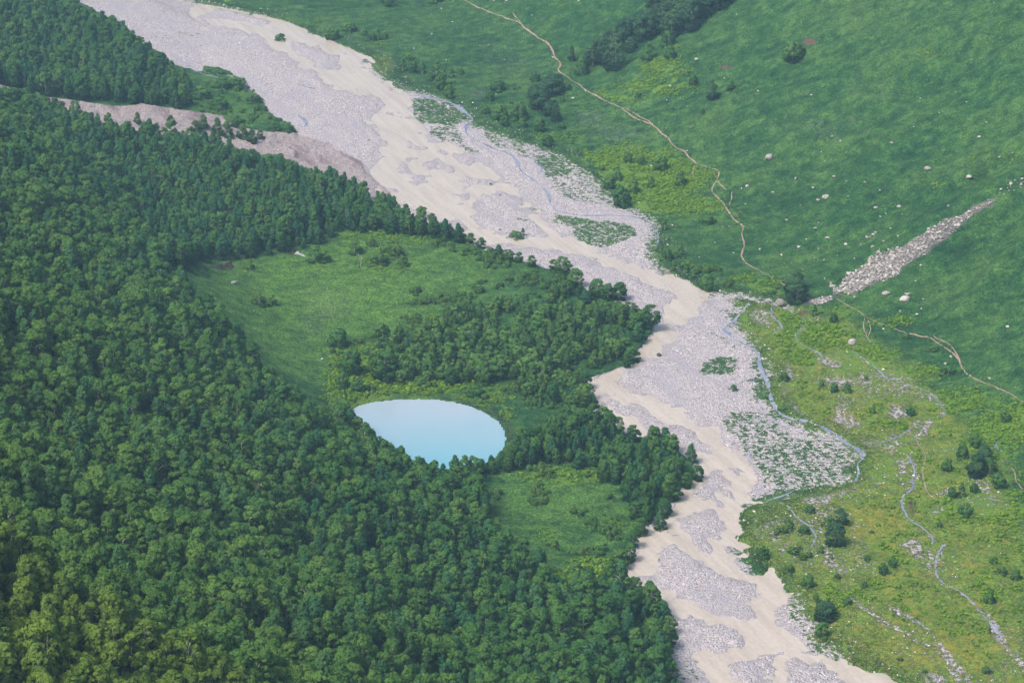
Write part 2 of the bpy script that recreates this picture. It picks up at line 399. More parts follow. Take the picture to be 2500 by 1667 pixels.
bed = sstep(0.8, -0.8, d_bed) * sstep(-0.8, 0.8, green_in)
zbed = np.clip(0.10 * d_wat - 0.03, -0.5, 0.62) + 0.30 * nz_a + 0.10 * nz_b + 0.16 * nz_c
inw = d_wat < -3
zbed = np.where(inw, np.minimum(zbed, -0.15), zbed)
nz_d = fbm(fx / 1.1, fy / 1.6, 2, 81)
Zc = G0 + (0.34 * nz_b + 0.26 * nz_d) * (1 - bed)                              # tussocky cover
hill_free = relief(fx, fy)
Z = Zc * (1 - bed) + (zbed + np.clip(hill_free - 3.0, 0, 400)) * bed
deb = sstep(1.5, -1.5, d_deb)
Z = Z + deb * (1.2 * nz_a + 0.7 * nz_b + 0.8 * nz_c + 0.45)
# lake basin
lk = sstep(1.6, -2.0, d_lake)
Z = Z * (1 - lk) + (-0.6) * lk
near_lake = sstep(10.0, 2.0, d_lake) * (1 - lk)
Z = np.where((near_lake > 0) & (Z < 1.0), 1.0, Z)
GZ = Z.reshape(NY, NX)

def gz(x, y):
    """height of the finished ground at world points"""
    x = np.asarray(x, dtype=float); y = np.asarray(y, dtype=float)
    j = np.clip(np.searchsorted(rows, y) - 1, 0, NY - 2)
    fyy = (y - rows[j]) / (rows[j + 1] - rows[j])
    w = wid[j] + (wid[j + 1] - wid[j]) * fyy
    c = x / w
    i = np.clip(np.searchsorted(cs, c) - 1, 0, NX - 2)
    fxx = np.clip((c - cs[i]) / (cs[i + 1] - cs[i]), 0, 1)
    a = GZ[j, i] * (1 - fxx) + GZ[j, i + 1] * fxx
    b = GZ[j + 1, i] * (1 - fxx) + GZ[j + 1, i + 1] * fxx
    return a * (1 - fyy) + b * fyy

def field(arr, x, y):
    A = arr.reshape(NY, NX)
    j = np.clip(np.searchsorted(rows, y), 0, NY - 1)
    i = np.clip(np.searchsorted(cs, x / wid[j]), 0, NX - 1)
    return A[j, i]

def soft(lst):
    m = np.zeros(fx.shape)
    for tl, cx, cy, rx, ry, s in lst:
        ox, oy, k = TILE[tl]
        ux = (PX - ox - cx * k) / (rx * k * 1.25); uy = (PY - oy - cy * k) / (ry * k * 1.25)
        d = np.clip(1 - (ux * ux + uy * uy), 0, 1)
        m = np.maximum(m, s * np.sqrt(d) * PD_ok)
    return m

veg = np.zeros(fx.shape)
for s, tl, pts in VEG:
    d = sdf(ground_hit(px(tl, pts)), 6.0) + 2.5 * nz_a
    veg = np.maximum(veg, s * sstep(2.5, -2.5, d))
d_edge = np.clip(1 - np.abs(d_bed) / 13.0, 0, 1)
right_side = (PX > pxc + 60) * PD_ok * sstep(60, 20, np.abs(right_s(fx, fy) + 40) - 60)
veg = np.maximum(veg, 0.66 * d_edge * right_side)
patch = np.zeros(fx.shape)
for tl, pts in PATCH:
    d = sdf(ground_hit(px(tl, pts)), 9.0) + 3.0 * nz_a + 1.5 * nz_b
    patch = np.maximum(patch, .76 * sstep(4.5, -3.5, d))

def line_d(pts, margin=6.0):
    lo = pts.min(0) - margin; hi = pts.max(0) + margin
    idx = np.nonzero((fx > lo[0]) & (fx < hi[0]) & (fy > lo[1]) & (fy < hi[1]))[0]
    X, Y = fx[idx], fy[idx]
    d2 = np.full(X.shape, margin * margin)
    for i in range(len(pts) - 1):
        ax, ay = pts[i]; ex, ey = pts[i + 1] - pts[i]
        t = np.clip(((X - ax) * ex + (Y - ay) * ey) / (ex * ex + ey * ey + 1e-9), 0, 1)
        np.minimum(d2, (X - ax - t * ex) ** 2 + (Y - ay - t * ey) ** 2, out=d2)
    res = np.full(fx.shape, margin); res[idx] = np.sqrt(d2)
    return res

for tl, w, pts in TRACKS:
    wp = ground_hit(px(tl, pts))
    wm = w * .38265 / 7.5 / 2
    patch = np.maximum(patch, 0.72 * sstep(wm + 1.6, wm - .6, line_d(resample(wp, 3, closed=False)) + 1.2 * nz_a + .6 * nz_b))

patch = np.maximum(patch, .78 * np.clip(1 - np.abs(d_bed) / 15.0, 0, 1) * right_side * sstep(-.8, .1, nz_c + .3 * nz_a))
STREAMS = [
        ('B', 11, [(515,598),(640,612),(760,635),(840,680),(900,730),(930,765),(880,800),(880,840),(920,880),(1040,935),(1180,985),(1215,1045),(1230,1090),(1300,1130),(1370,1180),(1410,1240),(1420,1290)]),
        ('B', 6, [(1180,988),(1310,1005),(1330,1040),(1375,1065),(1345,1105)]), ('B', 7, [(1420,1290),(1450,1340),(1600,1370),(1800,1360),(1950,1365),(2060,1400),(2110,1480),(2105,1560)]),
        ('F', 12, [(600,545),(560,590),(510,650),(450,690),(430,710),(480,750),(580,800),(655,845),(670,950),(720,1050),(735,1150),(780,1240),(870,1280),(1000,1310),(1150,1370),(1200,1420),(1300,1480),(1340,1530)]),
        ('F', 22, [(425,705),(450,720),(480,740)]),
        ('H', 10, [(1180,-10),(1230,40),(1330,80),(1340,120),(1280,170),(1300,235),(1265,290)]), ('H', 6, [(690,405),(760,385),(830,365),(905,322)]),
        ('H', 7, [(790,412),(865,450),(890,500),(930,530),(1000,580),(1030,640),(985,715)]),
        ('H', 7.5, [(1610,110),(1635,165),(1660,210),(1635,285),(1655,320),(1585,365),(1565,420),(1600,500),(1640,545),(1700,570),(1770,630),(1770,680)]),
        ('H', 8, [(1850,680),(1800,730),(1785,800),(1795,890),(1850,945),(1940,975),(2050,1080),(2110,1150),(2170,1215),(2230,1300)]),
        ('F', 7, [(742,575),(745,635),(800,680),(820,700),(750,742)]), ('F', 6, [(945,640),(970,700),(890,745),(905,790),(960,825),(1020,850),(1070,890)]),
        ('F', 6, [(1250,850),(1330,900),(1400,955),(1450,1005),(1490,1040)]), ('F', 4, [(1600,1065),(1660,1080),(1730,1100),(1840,1205),(1845,1270),(1820,1280)]),
        ('F', 5, [(1690,1285),(1610,1365),(1520,1415),(1430,1440)]), ('A', 8, [(760,790),(860,815),(920,820)]), ('A', 8, [(2110,1100),(2180,1130),(2260,1140)]),
        ('A', 14, [(1900,720),(1950,760),(1960,790),(1920,800)]), ('A', 12, [(1560,500),(1590,540),(1580,580)]), ('A', 12, [(1900,520),(1960,540),(2010,555)]),
        ('A', 10, [(1240,450),(1320,480),(1420,500)]), ('H', 5, [(2170,20),(2185,80)]), ('B', 5, [(120,1130),(200,1150),(320,1170)])]
for tl, w, pts in STREAMS:
    wp = ground_hit(px(tl, pts)); wm = w * .10
    patch = np.maximum(patch, 0.58 * sstep(wm + 1.9, wm - .3, line_d(resample(wp, 3, closed=False), 7.0) + 2.2 * nz_a + .8 * nz_b))
herb = soft(HERB); orange = soft(ORANGE); cotton = soft(COTTON); purple = soft(PURPLE); bare = soft(BARE)
MEADOW = px('W', [(1690,690),(1840,705),(1950,740),(2080,850),(2200,950),(2300,1080),(2352,1250),(2400,1640),(2130,1600),(1990,1520),(1860,1420),(1800,1320),(1700,1240),(1720,1170),(1950,1105),(1985,1050),(1850,975),(1765,905),(1770,850),(1700,760)])
md = sstep(6, -6, sdf(ground_hit(MEADOW), 8.0) + 5 * nz_a)
herb = np.maximum(herb, .40 * md); orange = np.maximum(.9 * orange, .44 * md); patch = np.maximum(patch, .56 * md * sstep(-.5, .3, nz_c)); cotton = np.maximum(cotton, .4 * md)
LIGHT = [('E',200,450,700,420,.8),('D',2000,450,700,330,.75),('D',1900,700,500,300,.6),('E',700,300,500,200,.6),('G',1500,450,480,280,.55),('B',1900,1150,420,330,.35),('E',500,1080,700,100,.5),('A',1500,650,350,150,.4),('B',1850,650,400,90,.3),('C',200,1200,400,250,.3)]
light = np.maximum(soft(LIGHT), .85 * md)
shore = sstep(1.5, .6, d_lake + .6 * nz_a) * sstep(-3, .2, d_lake)
bare = np.maximum(bare, .42 * shore)
scree_w = ground_hit(SCREE); scree_low_w = ground_hit(SCREE_LOW); scree_top_w = ground_hit(SCREE_TOP)
d_scr = np.minimum(sdf(scree_w), sdf(scree_low_w)) + np.clip((right_s(fx, fy) - 55) / 14.0, 0, 5)
scree_m = sstep(.8, -.8, d_scr + 1.0 * nz_b + 2.2 * nz_a)

# ------------------------------------------------------------------ materials
def nt(name):
    m = bpy.data.materials.new(name); m.use_nodes = True
    t = m.node_tree; t.nodes.clear()
    return m, t

class N:
    def __init__(s, t): s.t = t
    def n(s, typ, **kw):
        nd = s.t.nodes.new(typ)
        for k, v in kw.items(): setattr(nd, k, v)
        return nd
    def put(s, sock, v):
        if hasattr(v, 'links') or isinstance(v, bpy.types.NodeSocket): s.t.links.new(v, sock)
        elif isinstance(v, tuple) and len(v) == 3 and sock.type == 'RGBA': sock.default_value = (*v, 1)
        else: sock.default_value = v
    def math(s, op, a, b=0.0, c=0.0, clamp=False):
        nd = s.n('ShaderNodeMath', operation=op, use_clamp=clamp)
        for i, v in enumerate((a, b, c)): s.put(nd.inputs[i], v)
        return nd.outputs[0]
    def mix(s, f, a, b, blend='MIX'):
        nd = s.n('ShaderNodeMix', data_type='RGBA', blend_type=blend)
        nd.clamp_factor = True
        s.put(nd.inputs[0], f); s.put(nd.inputs[6], a); s.put(nd.inputs[7], b)
        return nd.outputs[2]
    def n3v(s, v):
        nd = s.n('ShaderNodeCombineColor')
        for i in range(3): s.put(nd.inputs[i], v)
        return nd.outputs[0]
    def noise(s, vec, scale, detail=3.0, rough=0.55):
        nd = s.n('ShaderNodeTexNoise')
        s.put(nd.inputs['Vector'], vec); nd.inputs['Scale'].default_value = scale
        nd.inputs['Detail'].default_value = detail; nd.inputs['Roughness'].default_value = rough
        return nd.outputs['Fac']
    def voro(s, vec, scale, feature='F1'):
        nd = s.n('ShaderNodeTexVoronoi', feature=feature)
        s.put(nd.inputs['Vector'], vec); nd.inputs['Scale'].default_value = scale
        return nd
    def ramp(s, f, stops):
        nd = s.n('ShaderNodeValToRGB')
        e = nd.color_ramp.elements
        while len(e) < len(stops): e.new(0.5)
        for i, (p, c) in enumerate(stops):
            e[i].position = p; e[i].color = (*c, 1) if len(c) == 3 else c
        s.put(nd.inputs[0], f)
        return nd.outputs[0]
    def rng(s, v, a, b, c=0.0, d=1.0, smooth=True):
        nd = s.n('ShaderNodeMapRange'); nd.clamp = True
        nd.interpolation_type = 'SMOOTHSTEP' if smooth else 'LINEAR'
        s.put(nd.inputs[0], v); s.put(nd.inputs[1], a); s.put(nd.inputs[2], b); s.put(nd.inputs[3], c); s.put(nd.inputs[4], d)
        return nd.outputs[0]
    def bsdf(s, color, rough=0.9, spec=0.2, normal=None):
        b = s.n('ShaderNodeBsdfPrincipled')
        s.put(b.inputs['Base Color'], color); s.put(b.inputs['Roughness'], rough)
        b.inputs['Specular IOR Level'].default_value = spec
        if normal is not None: s.put(b.inputs['Normal'], normal)
        return b
    def bump(s, h, strength=0.5, dist=0.2):
        b = s.n('ShaderNodeBump'); s.put(b.inputs['Height'], h)
        b.inputs['Strength'].default_value = strength; b.inputs['Distance'].default_value = dist
        return b.outputs[0]
    def out(s, shader):
        o = s.n('ShaderNodeOutputMaterial'); s.t.links.new(shader, o.inputs[0])

def stone_colour(k, pos, coarse=0.6, fine=1.9):
    """pale river cobbles: each cell its own tone"""
    v1 = k.voro(pos, fine); v2 = k.voro(pos, coarse); v3 = k.voro(pos, fine * 2.1)
    s1 = k.n('ShaderNodeSeparateColor'); k.t.links.new(v1.outputs['Color'], s1.inputs[0])
    s2 = k.n('ShaderNodeSeparateColor'); k.t.links.new(v2.outputs['Color'], s2.inputs[0])
    s3 = k.n('ShaderNodeSeparateColor'); k.t.links.new(v3.outputs['Color'], s3.inputs[0])
    a = k.math('ADD', k.math('MULTIPLY', s1.outputs[0], .5), k.math('MULTIPLY', s3.outputs[0], .5))
    big = k.math('GREATER_THAN', s2.outputs[0], .80)
    a = k.mix(k.math('MULTIPLY', big, .0), a, s2.outputs[1])
    c = k.ramp(a, [(.10, (.16, .145, .165)), (.36, (.345, .32, .355)), (.62, (.47, .435, .455)), (.88, (.72, .665, .65))])
    warm = k.mix(k.math('MULTIPLY', k.math('GREATER_THAN', s1.outputs[1], .86), .5), c, (.55, .40, .30))
    h = k.math('ADD', k.math('MULTIPLY', v1.outputs['Distance'], -1.0), k.math('MULTIPLY', v3.outputs['Distance'], -.5))
    return warm, h

def ground_material():
    m, t = nt('ground_cover'); k = N(t)
    pos = k.n('ShaderNodeNewGeometry').outputs['Position']
    def attr(nm):
        a = k.n('ShaderNodeAttribute', attribute_type='GEOMETRY', attribute_name=nm)
        s = k.n('ShaderNodeSeparateColor'); t.links.new(a.outputs['Color'], s.inputs[0])
        return s.outputs[0], s.outputs[1], s.outputs[2], a.outputs['Alpha']
    m_bed, m_veg, m_herb, m_or = attr('cover_a')
    m_deb, m_for, m_patch, m_cot = attr('cover_b')
    m_pur, m_bare, m_scr, m_wet = attr('cover_c')
    # coordinates running down the open slope
    mp = k.n('ShaderNodeMapping'); mp.vector_type = 'TEXTURE'
    mp.inputs['Rotation'].default_value = (0, 0, math.atan2(.369, .929)); mp.inputs['Scale'].default_value = (5.5, 1, 1)
    t.links.new(pos, mp.inputs[0])
    run = mp.outputs[0]
    n1 = k.noise(pos, .03, 4, .6); n2 = k.noise(pos, .22, 4, .6); n3 = k.noise(pos, 1.1, 4, .65); n4 = k.noise(run, .16, 4, .62); n5 = k.noise(run, .9, 3, .6); n6 = k.noise(pos, 2.6, 3, .7)
    g = k.math('ADD', k.math('ADD', k.math('MULTIPLY', n1, .24), k.math('MULTIPLY', n2, .20)), k.math('ADD', k.math('MULTIPLY', k.math('ADD', n3, n6), .17), k.math('ADD', k.math('MULTIPLY', n4, .16), k.math('MULTIPLY', n5, .14))))
    grass = k.ramp(g, [(.41, (.007, .036, .017)), (.47, (.016, .066, .023)), (.53, (.029, .097, .026)), (.60, (.064, .142, .034))])
    m_light = attr('cover_d')[0]
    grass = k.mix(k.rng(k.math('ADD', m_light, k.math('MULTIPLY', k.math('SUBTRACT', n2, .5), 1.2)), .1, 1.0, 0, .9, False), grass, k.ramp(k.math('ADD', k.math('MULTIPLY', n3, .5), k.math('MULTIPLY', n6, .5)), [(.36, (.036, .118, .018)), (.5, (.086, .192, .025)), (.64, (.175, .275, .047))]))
    grass = k.mix(k.math('MULTIPLY', m_or, 1.35, clamp=True), grass, k.mix(n3, (.095, .155, .020), (.215, .255, .038)))
    mott = k.math('MULTIPLY', k.rng(n6, .34, .66, .62, 1.42, False), k.math('MULTIPLY', k.rng(n3, .34, .66, .72, 1.30, False), k.rng(n2, .34, .66, .80, 1.2, False)))
    grass = k.mix(1.0, grass, k.n3v(mott), 'MULTIPLY')
    # taller yellow-green herbs
    hb = k.noise(pos, .42, 4, .65); hb2 = k.noise(pos, .11, 2, .5)
    hm = k.rng(k.math('ADD', k.math('ADD', hb, k.math('MULTIPLY', hb2, .5)), k.math('MULTIPLY', m_herb, .62)), 1.10, 1.26)
    hc = k.mix(k.noise(pos, 1.9, 2), (.055, .165, .022), (.19, .30, .032))
    hm = k.math('MULTIPLY', hm, k.rng(m_herb, 0.02, .15))
    c = k.mix(hm, grass, hc)
    ob = k.rng(k.math('ADD', k.noise(pos, .35, 4, .65), k.math('MULTIPLY', m_or, .34)), .66, .84)
    ob = k.math('MULTIPLY', ob, k.rng(m_or, 0.02, .2))
    c = k.mix(k.math('MULTIPLY', ob, .85), c, k.mix(k.noise(pos, 2.2, 2), (.19, .20, .028), (.36, .30, .045)))
    cb = k.rng(k.math('ADD', k.noise(pos, 1.5, 3, .7), k.math('MULTIPLY', m_cot, .22)), .70, .82)
    c = k.mix(k.math('MULTIPLY', k.math('MULTIPLY', cb, k.rng(m_cot, .02, .2)), .6), c, (.38, .42, .30))
    pb = k.rng(k.math('ADD', k.noise(pos, .8, 3, .6), k.math('MULTIPLY', m_pur, .14)), .66, .74)
    c = k.mix(k.math('MULTIPLY', k.math('MULTIPLY', pb, k.rng(m_pur, .02, .2)), .75), c, (.20, .13, .24))
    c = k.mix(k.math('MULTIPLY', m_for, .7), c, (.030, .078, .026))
    c = k.mix(k.rng(k.math('ADD', m_bare, k.math('MULTIPLY', k.math('SUBTRACT', n3, .5), 1.4)), .35, .6), c, (.13, .085, .065))
    # gravel
    stones, sh = stone_colour(k, pos)
    flow = k.n('ShaderNodeMapping'); flow.vector_type = 'TEXTURE'
    flow.inputs['Rotation'].default_value = (0, 0, math.atan2(-.92, .39)); flow.inputs['Scale'].default_value = (4.5, 1, 1)
    t.links.new(pos, flow.inputs[0])
    fl = k.noise(flow.outputs[0], .12, 4, .6)
    gr = k.mix(k.rng(fl, .45, .72, 0, .75), stones, (.365, .345, .395))          # silt between the cobbles
    gr = k.mix(k.rng(k.noise(pos, .05, 3), .35, .65, 0, .22), gr, (.52, .47, .46))
    gr = k.mix(k.math('MULTIPLY', m_wet, k.rng(k.noise(pos, .35, 4, .65), .38, .6)), gr, (.36, .33, .345))
    db = k.mix(.5, stones, (.27, .20, .18))
    db = k.mix(k.rng(fl, .50, .66, 0, .75), db, (.20, .145, .15))
    deb_m = k.rng(k.math('ADD', m_deb, k.math('MULTIPLY', k.math('SUBTRACT', n3, .5), .7)), .35, .6)
    bed_m = k.rng(k.math('ADD', m_bed, k.math('MULTIPLY', k.math('SUBTRACT', n3, .5), .8)), .42, .58)
    vn = k.math('ADD', k.math('MULTIPLY', k.noise(pos, .75, 4, .7), .75), k.math('MULTIPLY', k.noise(flow.outputs[0], .35, 3, .6), .25))
    vg = k.rng(k.math('ADD', vn, k.math('MULTIPLY', m_veg, .5)), .72, .78)
    vg = k.math('MULTIPLY', vg, k.rng(m_veg, .03, .15))
    gr = k.mix(deb_m, gr, db)
    gr = k.mix(vg, gr, k.mix(.35, grass, (.06, .115, .035)))
    pat = k.rng(k.math('ADD', k.math('MULTIPLY', m_patch, .75), k.math('MULTIPLY', k.math('SUBTRACT', vn, .5), 2.4)), .45, .62)
    pat = k.math('MULTIPLY', pat, k.rng(m_patch, .02, .2))
    allg = k.math('MAXIMUM', k.math('MAXIMUM', bed_m, deb_m), pat)
    c = k.mix(allg, c, gr)
    c = k.mix(m_scr, c, k.mix(n6, (.10, .095, .09), (.24, .225, .21)))
    hgt = k.math('ADD', k.math('MULTIPLY', n3, 1.2), k.math('MULTIPLY', k.noise(pos, 3.2, 3, .7), .5))
    hgt = k.math('ADD', k.math('MULTIPLY', hgt, k.math('SUBTRACT', 1.0, allg)), k.math('MULTIPLY', k.math('MULTIPLY', sh, .55), allg))
    b = k.bsdf(c, .93, .12, k.bump(hgt, .9, 1.0))
    k.out(b.outputs[0])
    return m

def water_material(name, c0, c1, rough, spec, bump, scale, dist=.12, ior=1.33, flowdir=None):
    m, t = nt(name); k = N(t)
    pos = k.n('ShaderNodeNewGeometry').outputs['Position']
    mp = k.n('ShaderNodeMapping'); mp.vector_type = 'TEXTURE'
    mp.inputs['Rotation'].default_value = (0, 0, math.atan2(-.92, .39) if flowdir is None else flowdir); mp.inputs['Scale'].default_value = (2.0, 1, 1)
    t.links.new(pos, mp.inputs[0])
    lines = k.n('ShaderNodeMapping'); lines.vector_type = 'TEXTURE'; lines.inputs['Rotation'].default_value = mp.inputs['Rotation'].default_value; lines.inputs['Scale'].default_value = (9.0, 1, 1)
    t.links.new(pos, lines.inputs[0])
    ln = k.noise(lines.outputs[0], .30, 4, .6)
    a = k.noise(mp.outputs[0], scale, 5, .62); b2 = k.noise(pos, scale * 3.4, 3, .6)
    c = k.mix(k.rng(k.math('ADD', k.math('MULTIPLY', a, .45), k.math('MULTIPLY', ln, .55)), .36, .64), c0, c1)
    h = k.math('ADD', a, k.math('MULTIPLY', b2, .35))
    b = k.bsdf(c, rough, spec, k.bump(h, bump, dist))
    b.inputs['IOR'].default_value = ior
    k.out(b.outputs[0])
    return m, k, b, c

M = {}
M['ground'] = ground_material()
M['river'] = water_material('silty_river_water', (.375, .325, .275), (.475, .42, .36), .14, .5, .40, 1.1, .22)[0]
M['stream'] = water_material('clear_stream_water', (.14, .165, .25), (.28, .30, .38), .2, .5, .9, .9, .3)[0]
M['mud_pool'] = water_material('dark_marsh_water', (.035, .028, .022), (.06, .045, .035), .12, .5, .2, .6, .05)[0]
M['pale_pool'] = water_material('pale_pool_water', (.38, .38, .40), (.46, .45, .45), .15, .5, .3, .6, .05)[0]

def lake_material():
    m, t = nt('turquoise_lake_water'); k = N(t)
    g = k.n('ShaderNodeNewGeometry')
    pos = g.outputs['Position']
    at = k.n('ShaderNodeAttribute', attribute_type='GEOMETRY', attribute_name='along_view')
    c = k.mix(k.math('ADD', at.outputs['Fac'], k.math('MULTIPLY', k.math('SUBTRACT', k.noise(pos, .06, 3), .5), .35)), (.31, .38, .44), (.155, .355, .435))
    mp = k.n('ShaderNodeMapping'); mp.vector_type = 'TEXTURE'; mp.inputs['Scale'].default_value = (3.5, 1, 1); t.links.new(pos, mp.inputs[0])
    h = k.noise(mp.outputs[0], 1.1, 4, .6)
    b = k.bsdf(c, .07, .5, k.bump(h, .35, .06)); b.inputs['IOR'].default_value = 1.33
    k.out(b.outputs[0])
    return m
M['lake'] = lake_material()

def soil_material(name, a, b):
    m, t = nt(name); k = N(t)
    pos = k.n('ShaderNodeNewGeometry').outputs['Position']
    n = k.noise(pos, 1.2, 4, .65)
    v = k.voro(pos, 1.8)
    c = k.mix(k.rng(n, .3, .7), a, b)
    bs = k.bsdf(c, .95, .1, k.bump(k.math('ADD', n, v.outputs['Distance']), .6, .3)); k.out(bs.outputs[0])
    return m
M['path'] = soil_material('trodden_earth', (.24, .155, .125), (.36, .26, .215))

def rock_material(name, dark, light, lichen=(.36, .35, .22), lich=.5):
    m, t = nt(name); k = N(t)
    tc = k.n('ShaderNodeNewGeometry').outputs['Position']
    oi = k.n('ShaderNodeObjectInfo').outputs['Random']
    n = k.noise(tc, .9, 5, .65); n2 = k.noise(tc, 3.5, 3, .6)
    f = k.math('ADD', k.math('MULTIPLY', n, .7), k.math('MULTIPLY', oi, .45))
    c = k.mix(k.rng(f, .3, .9), dark, light)
    c = k.mix(k.math('MULTIPLY', k.rng(k.noise(tc, .6, 4, .7), .5, .68), lich), c, lichen)
    b = k.bsdf(c, .9, .2, k.bump(k.math('ADD', n, k.math('MULTIPLY', n2, .4)), .7, .3)); k.out(b.outputs[0])
    return m
M['rock'] = rock_material('grey_lichened_rock', (.22, .20, .195), (.52, .485, .45))
M['rock_pale'] = rock_material('pale_bare_rock', (.30, .285, .28), (.52, .50, .475), lich=.25)
M['rock_dark'] = rock_material('dark_wet_rock', (.05, .045, .05), (.13, .12, .125), lich=.1)
M['cobble'] = rock_material('river_cobble', (.34, .32, .34), (.84, .80, .77), (.50, .36, .28), .3)

def leaf_material(name, dark, mid, light, tr=.25, tint=(.215, .290, .040)):
    m, t = nt(name); k = N(t)
    oi = k.n('ShaderNodeObjectInfo').outputs['Random']
    at = k.n('ShaderNodeAttribute', attribute_type='INSTANCER', attribute_name='tint')
    ln = k.n('ShaderNodeAttribute', attribute_type='GEOMETRY', attribute_name='leaf').outputs['Fac']
    pos = k.n('ShaderNodeNewGeometry').outputs['Position']
    stand = k.noise(pos, .025, 2, .5)
    f = k.math('ADD', k.math('MULTIPLY', oi, .42), k.math('ADD', k.math('MULTIPLY', ln, .34), k.math('MULTIPLY', stand, .30)))
    c = k.ramp(f, [(.15, dark), (.5, mid), (.92, light)])
    c = k.mix(at.outputs['Fac'], c, tint)
    d = k.n('ShaderNodeBsdfDiffuse'); k.put(d.inputs[0], c)
    tl = k.n('ShaderNodeBsdfTranslucent'); k.put(tl.inputs[0], k.mix(.3, c, (.14, .22, .03)))
    mx = k.n('ShaderNodeMixShader'); mx.inputs[0].default_value = tr
    t.links.new(d.outputs[0], mx.inputs[1]); t.links.new(tl.outputs[0], mx.inputs[2])
    k.out(mx.outputs[0])
    return m
M['birch'] = leaf_material('birch_leaves', (.040, .128, .042), (.078, .205, .050), (.160, .300, .072), .38)
M['birch_cool'] = leaf_material('cool_birch_leaves', (.028, .112, .056), (.052, .170, .072), (.105, .245, .090), .38)
M['dark_leaf'] = leaf_material('dark_leaves', (.036, .100, .052), (.058, .140, .064), (.100, .195, .078), .3)
M['shrub'] = leaf_material('shrub_leaves', (.050, .150, .046), (.090, .225, .056), (.155, .300, .070), .35)
M['herb'] = leaf_material('herb_leaves', (.075, .21, .03), (.18, .36, .035), (.36, .53, .055), .3, (.40, .56, .055))
m, t = nt('birch_bark'); k = N(t)
pos = k.n('ShaderNodeTexCoord').outputs['Object']
b = k.bsdf(k.mix(k.rng(k.noise(pos, 2.5, 3, .7), .45, .6), (.48, .45, .40), (.14, .12, .10)), .85, .15); k.out(b.outputs[0])
M['bark'] = m

# ------------------------------------------------------------------ ground object
gi = np.arange(NX * NY).reshape(NY, NX)
quads = np.stack([gi[:-1, :-1], gi[:-1, 1:], gi[1:, 1:], gi[1:, :-1]], -1).reshape(-1, 4)
gm = mesh_np('ground', np.stack([fx, fy, Z], 1), quads, M['ground'], True)
FOREST = np.zeros(fx.shape)          # filled after the woods are laid out
ground = tag(new_obj('ground', gm), kind='structure')

def sub_sheet(name, mask2d, z, mat, step=4):
    """a level sheet of water over the cells of the ground where mask holds"""
    js = np.arange(0, NY, step); is_ = np.arange(0, NX, step)
    vid = -np.ones((len(js), len(is_)), dtype=int); V = []; Fc = []
    mk = mask2d[np.ix_(js, is_)]
    def vert(a, b):
        if vid[a, b] < 0:
            vid[a, b] = len(V); V.append((GX[js[a], is_[b]], rows[js[a]], z))
        return vid[a, b]
    for a in range(len(js) - 1):
        for b in np.nonzero(mk[a, :-1] | mk[a + 1, :-1] | mk[a, 1:] | mk[a + 1, 1:])[0]:
            Fc.append((vert(a, b), vert(a, b + 1), vert(a + 1, b + 1), vert(a + 1, b)))
    return new_obj(name, mesh_np(name, V, Fc, mat, True))

river = sub_sheet('river', ((d_wat < 6) & (bed > .5) & (hill_free < 6)).reshape(NY, NX), 0.0, M['river'])
tag(river, kind='structure')

# lake surface
lp = resample(lake_w, 2.0)
cen = lp.mean(0)
ringsV = [(*cen, .6)]; Fq = []
nr, ns = 10, len(lp)
lv = [np.array([[cen[0], cen[1], .6]])]; dep = [np.array([1.0])]
for r in range(1, nr + 1):
    f = r / nr * (1.06 if r == nr else 1.0)
    p = cen + (lp - cen) * f
    lv.append(np.column_stack([p, np.full(ns, .6)])); dep.append(np.full(ns, 1.0))
lv = np.concatenate(lv)
faces = []
for i in range(ns):
    faces.append((0, 1 + i, 1 + (i + 1) % ns, 1 + (i + 1) % ns))
fq = []
for r in range(nr - 1):
    for i in range(ns):
        a = 1 + r * ns + i; b2 = 1 + r * ns + (i + 1) % ns
        fq.append((a, a + ns, b2 + ns, b2))
bm = bmesh.new()
bv = [bm.verts.new(v) for v in lv]
for i in range(ns): bm.faces.new((bv[0], bv[1 + i], bv[1 + (i + 1) % ns]))
for f in fq: bm.faces.new([bv[i] for i in f])
bmesh.ops.recalc_face_normals(bm, faces=bm.faces)
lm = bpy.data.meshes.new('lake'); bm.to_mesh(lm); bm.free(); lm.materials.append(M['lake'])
if lm.polygons[0].normal.z < 0: lm.flip_normals()
# base colour: pale grey-blue at the far shore, turquoise towards the near shore
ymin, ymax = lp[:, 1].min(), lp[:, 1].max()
da = lm.attributes.new('along_view', 'FLOAT', 'POINT')
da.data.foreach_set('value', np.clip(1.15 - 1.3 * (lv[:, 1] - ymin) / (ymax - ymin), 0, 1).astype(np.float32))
tag(new_obj('lake', lm), kind='structure')

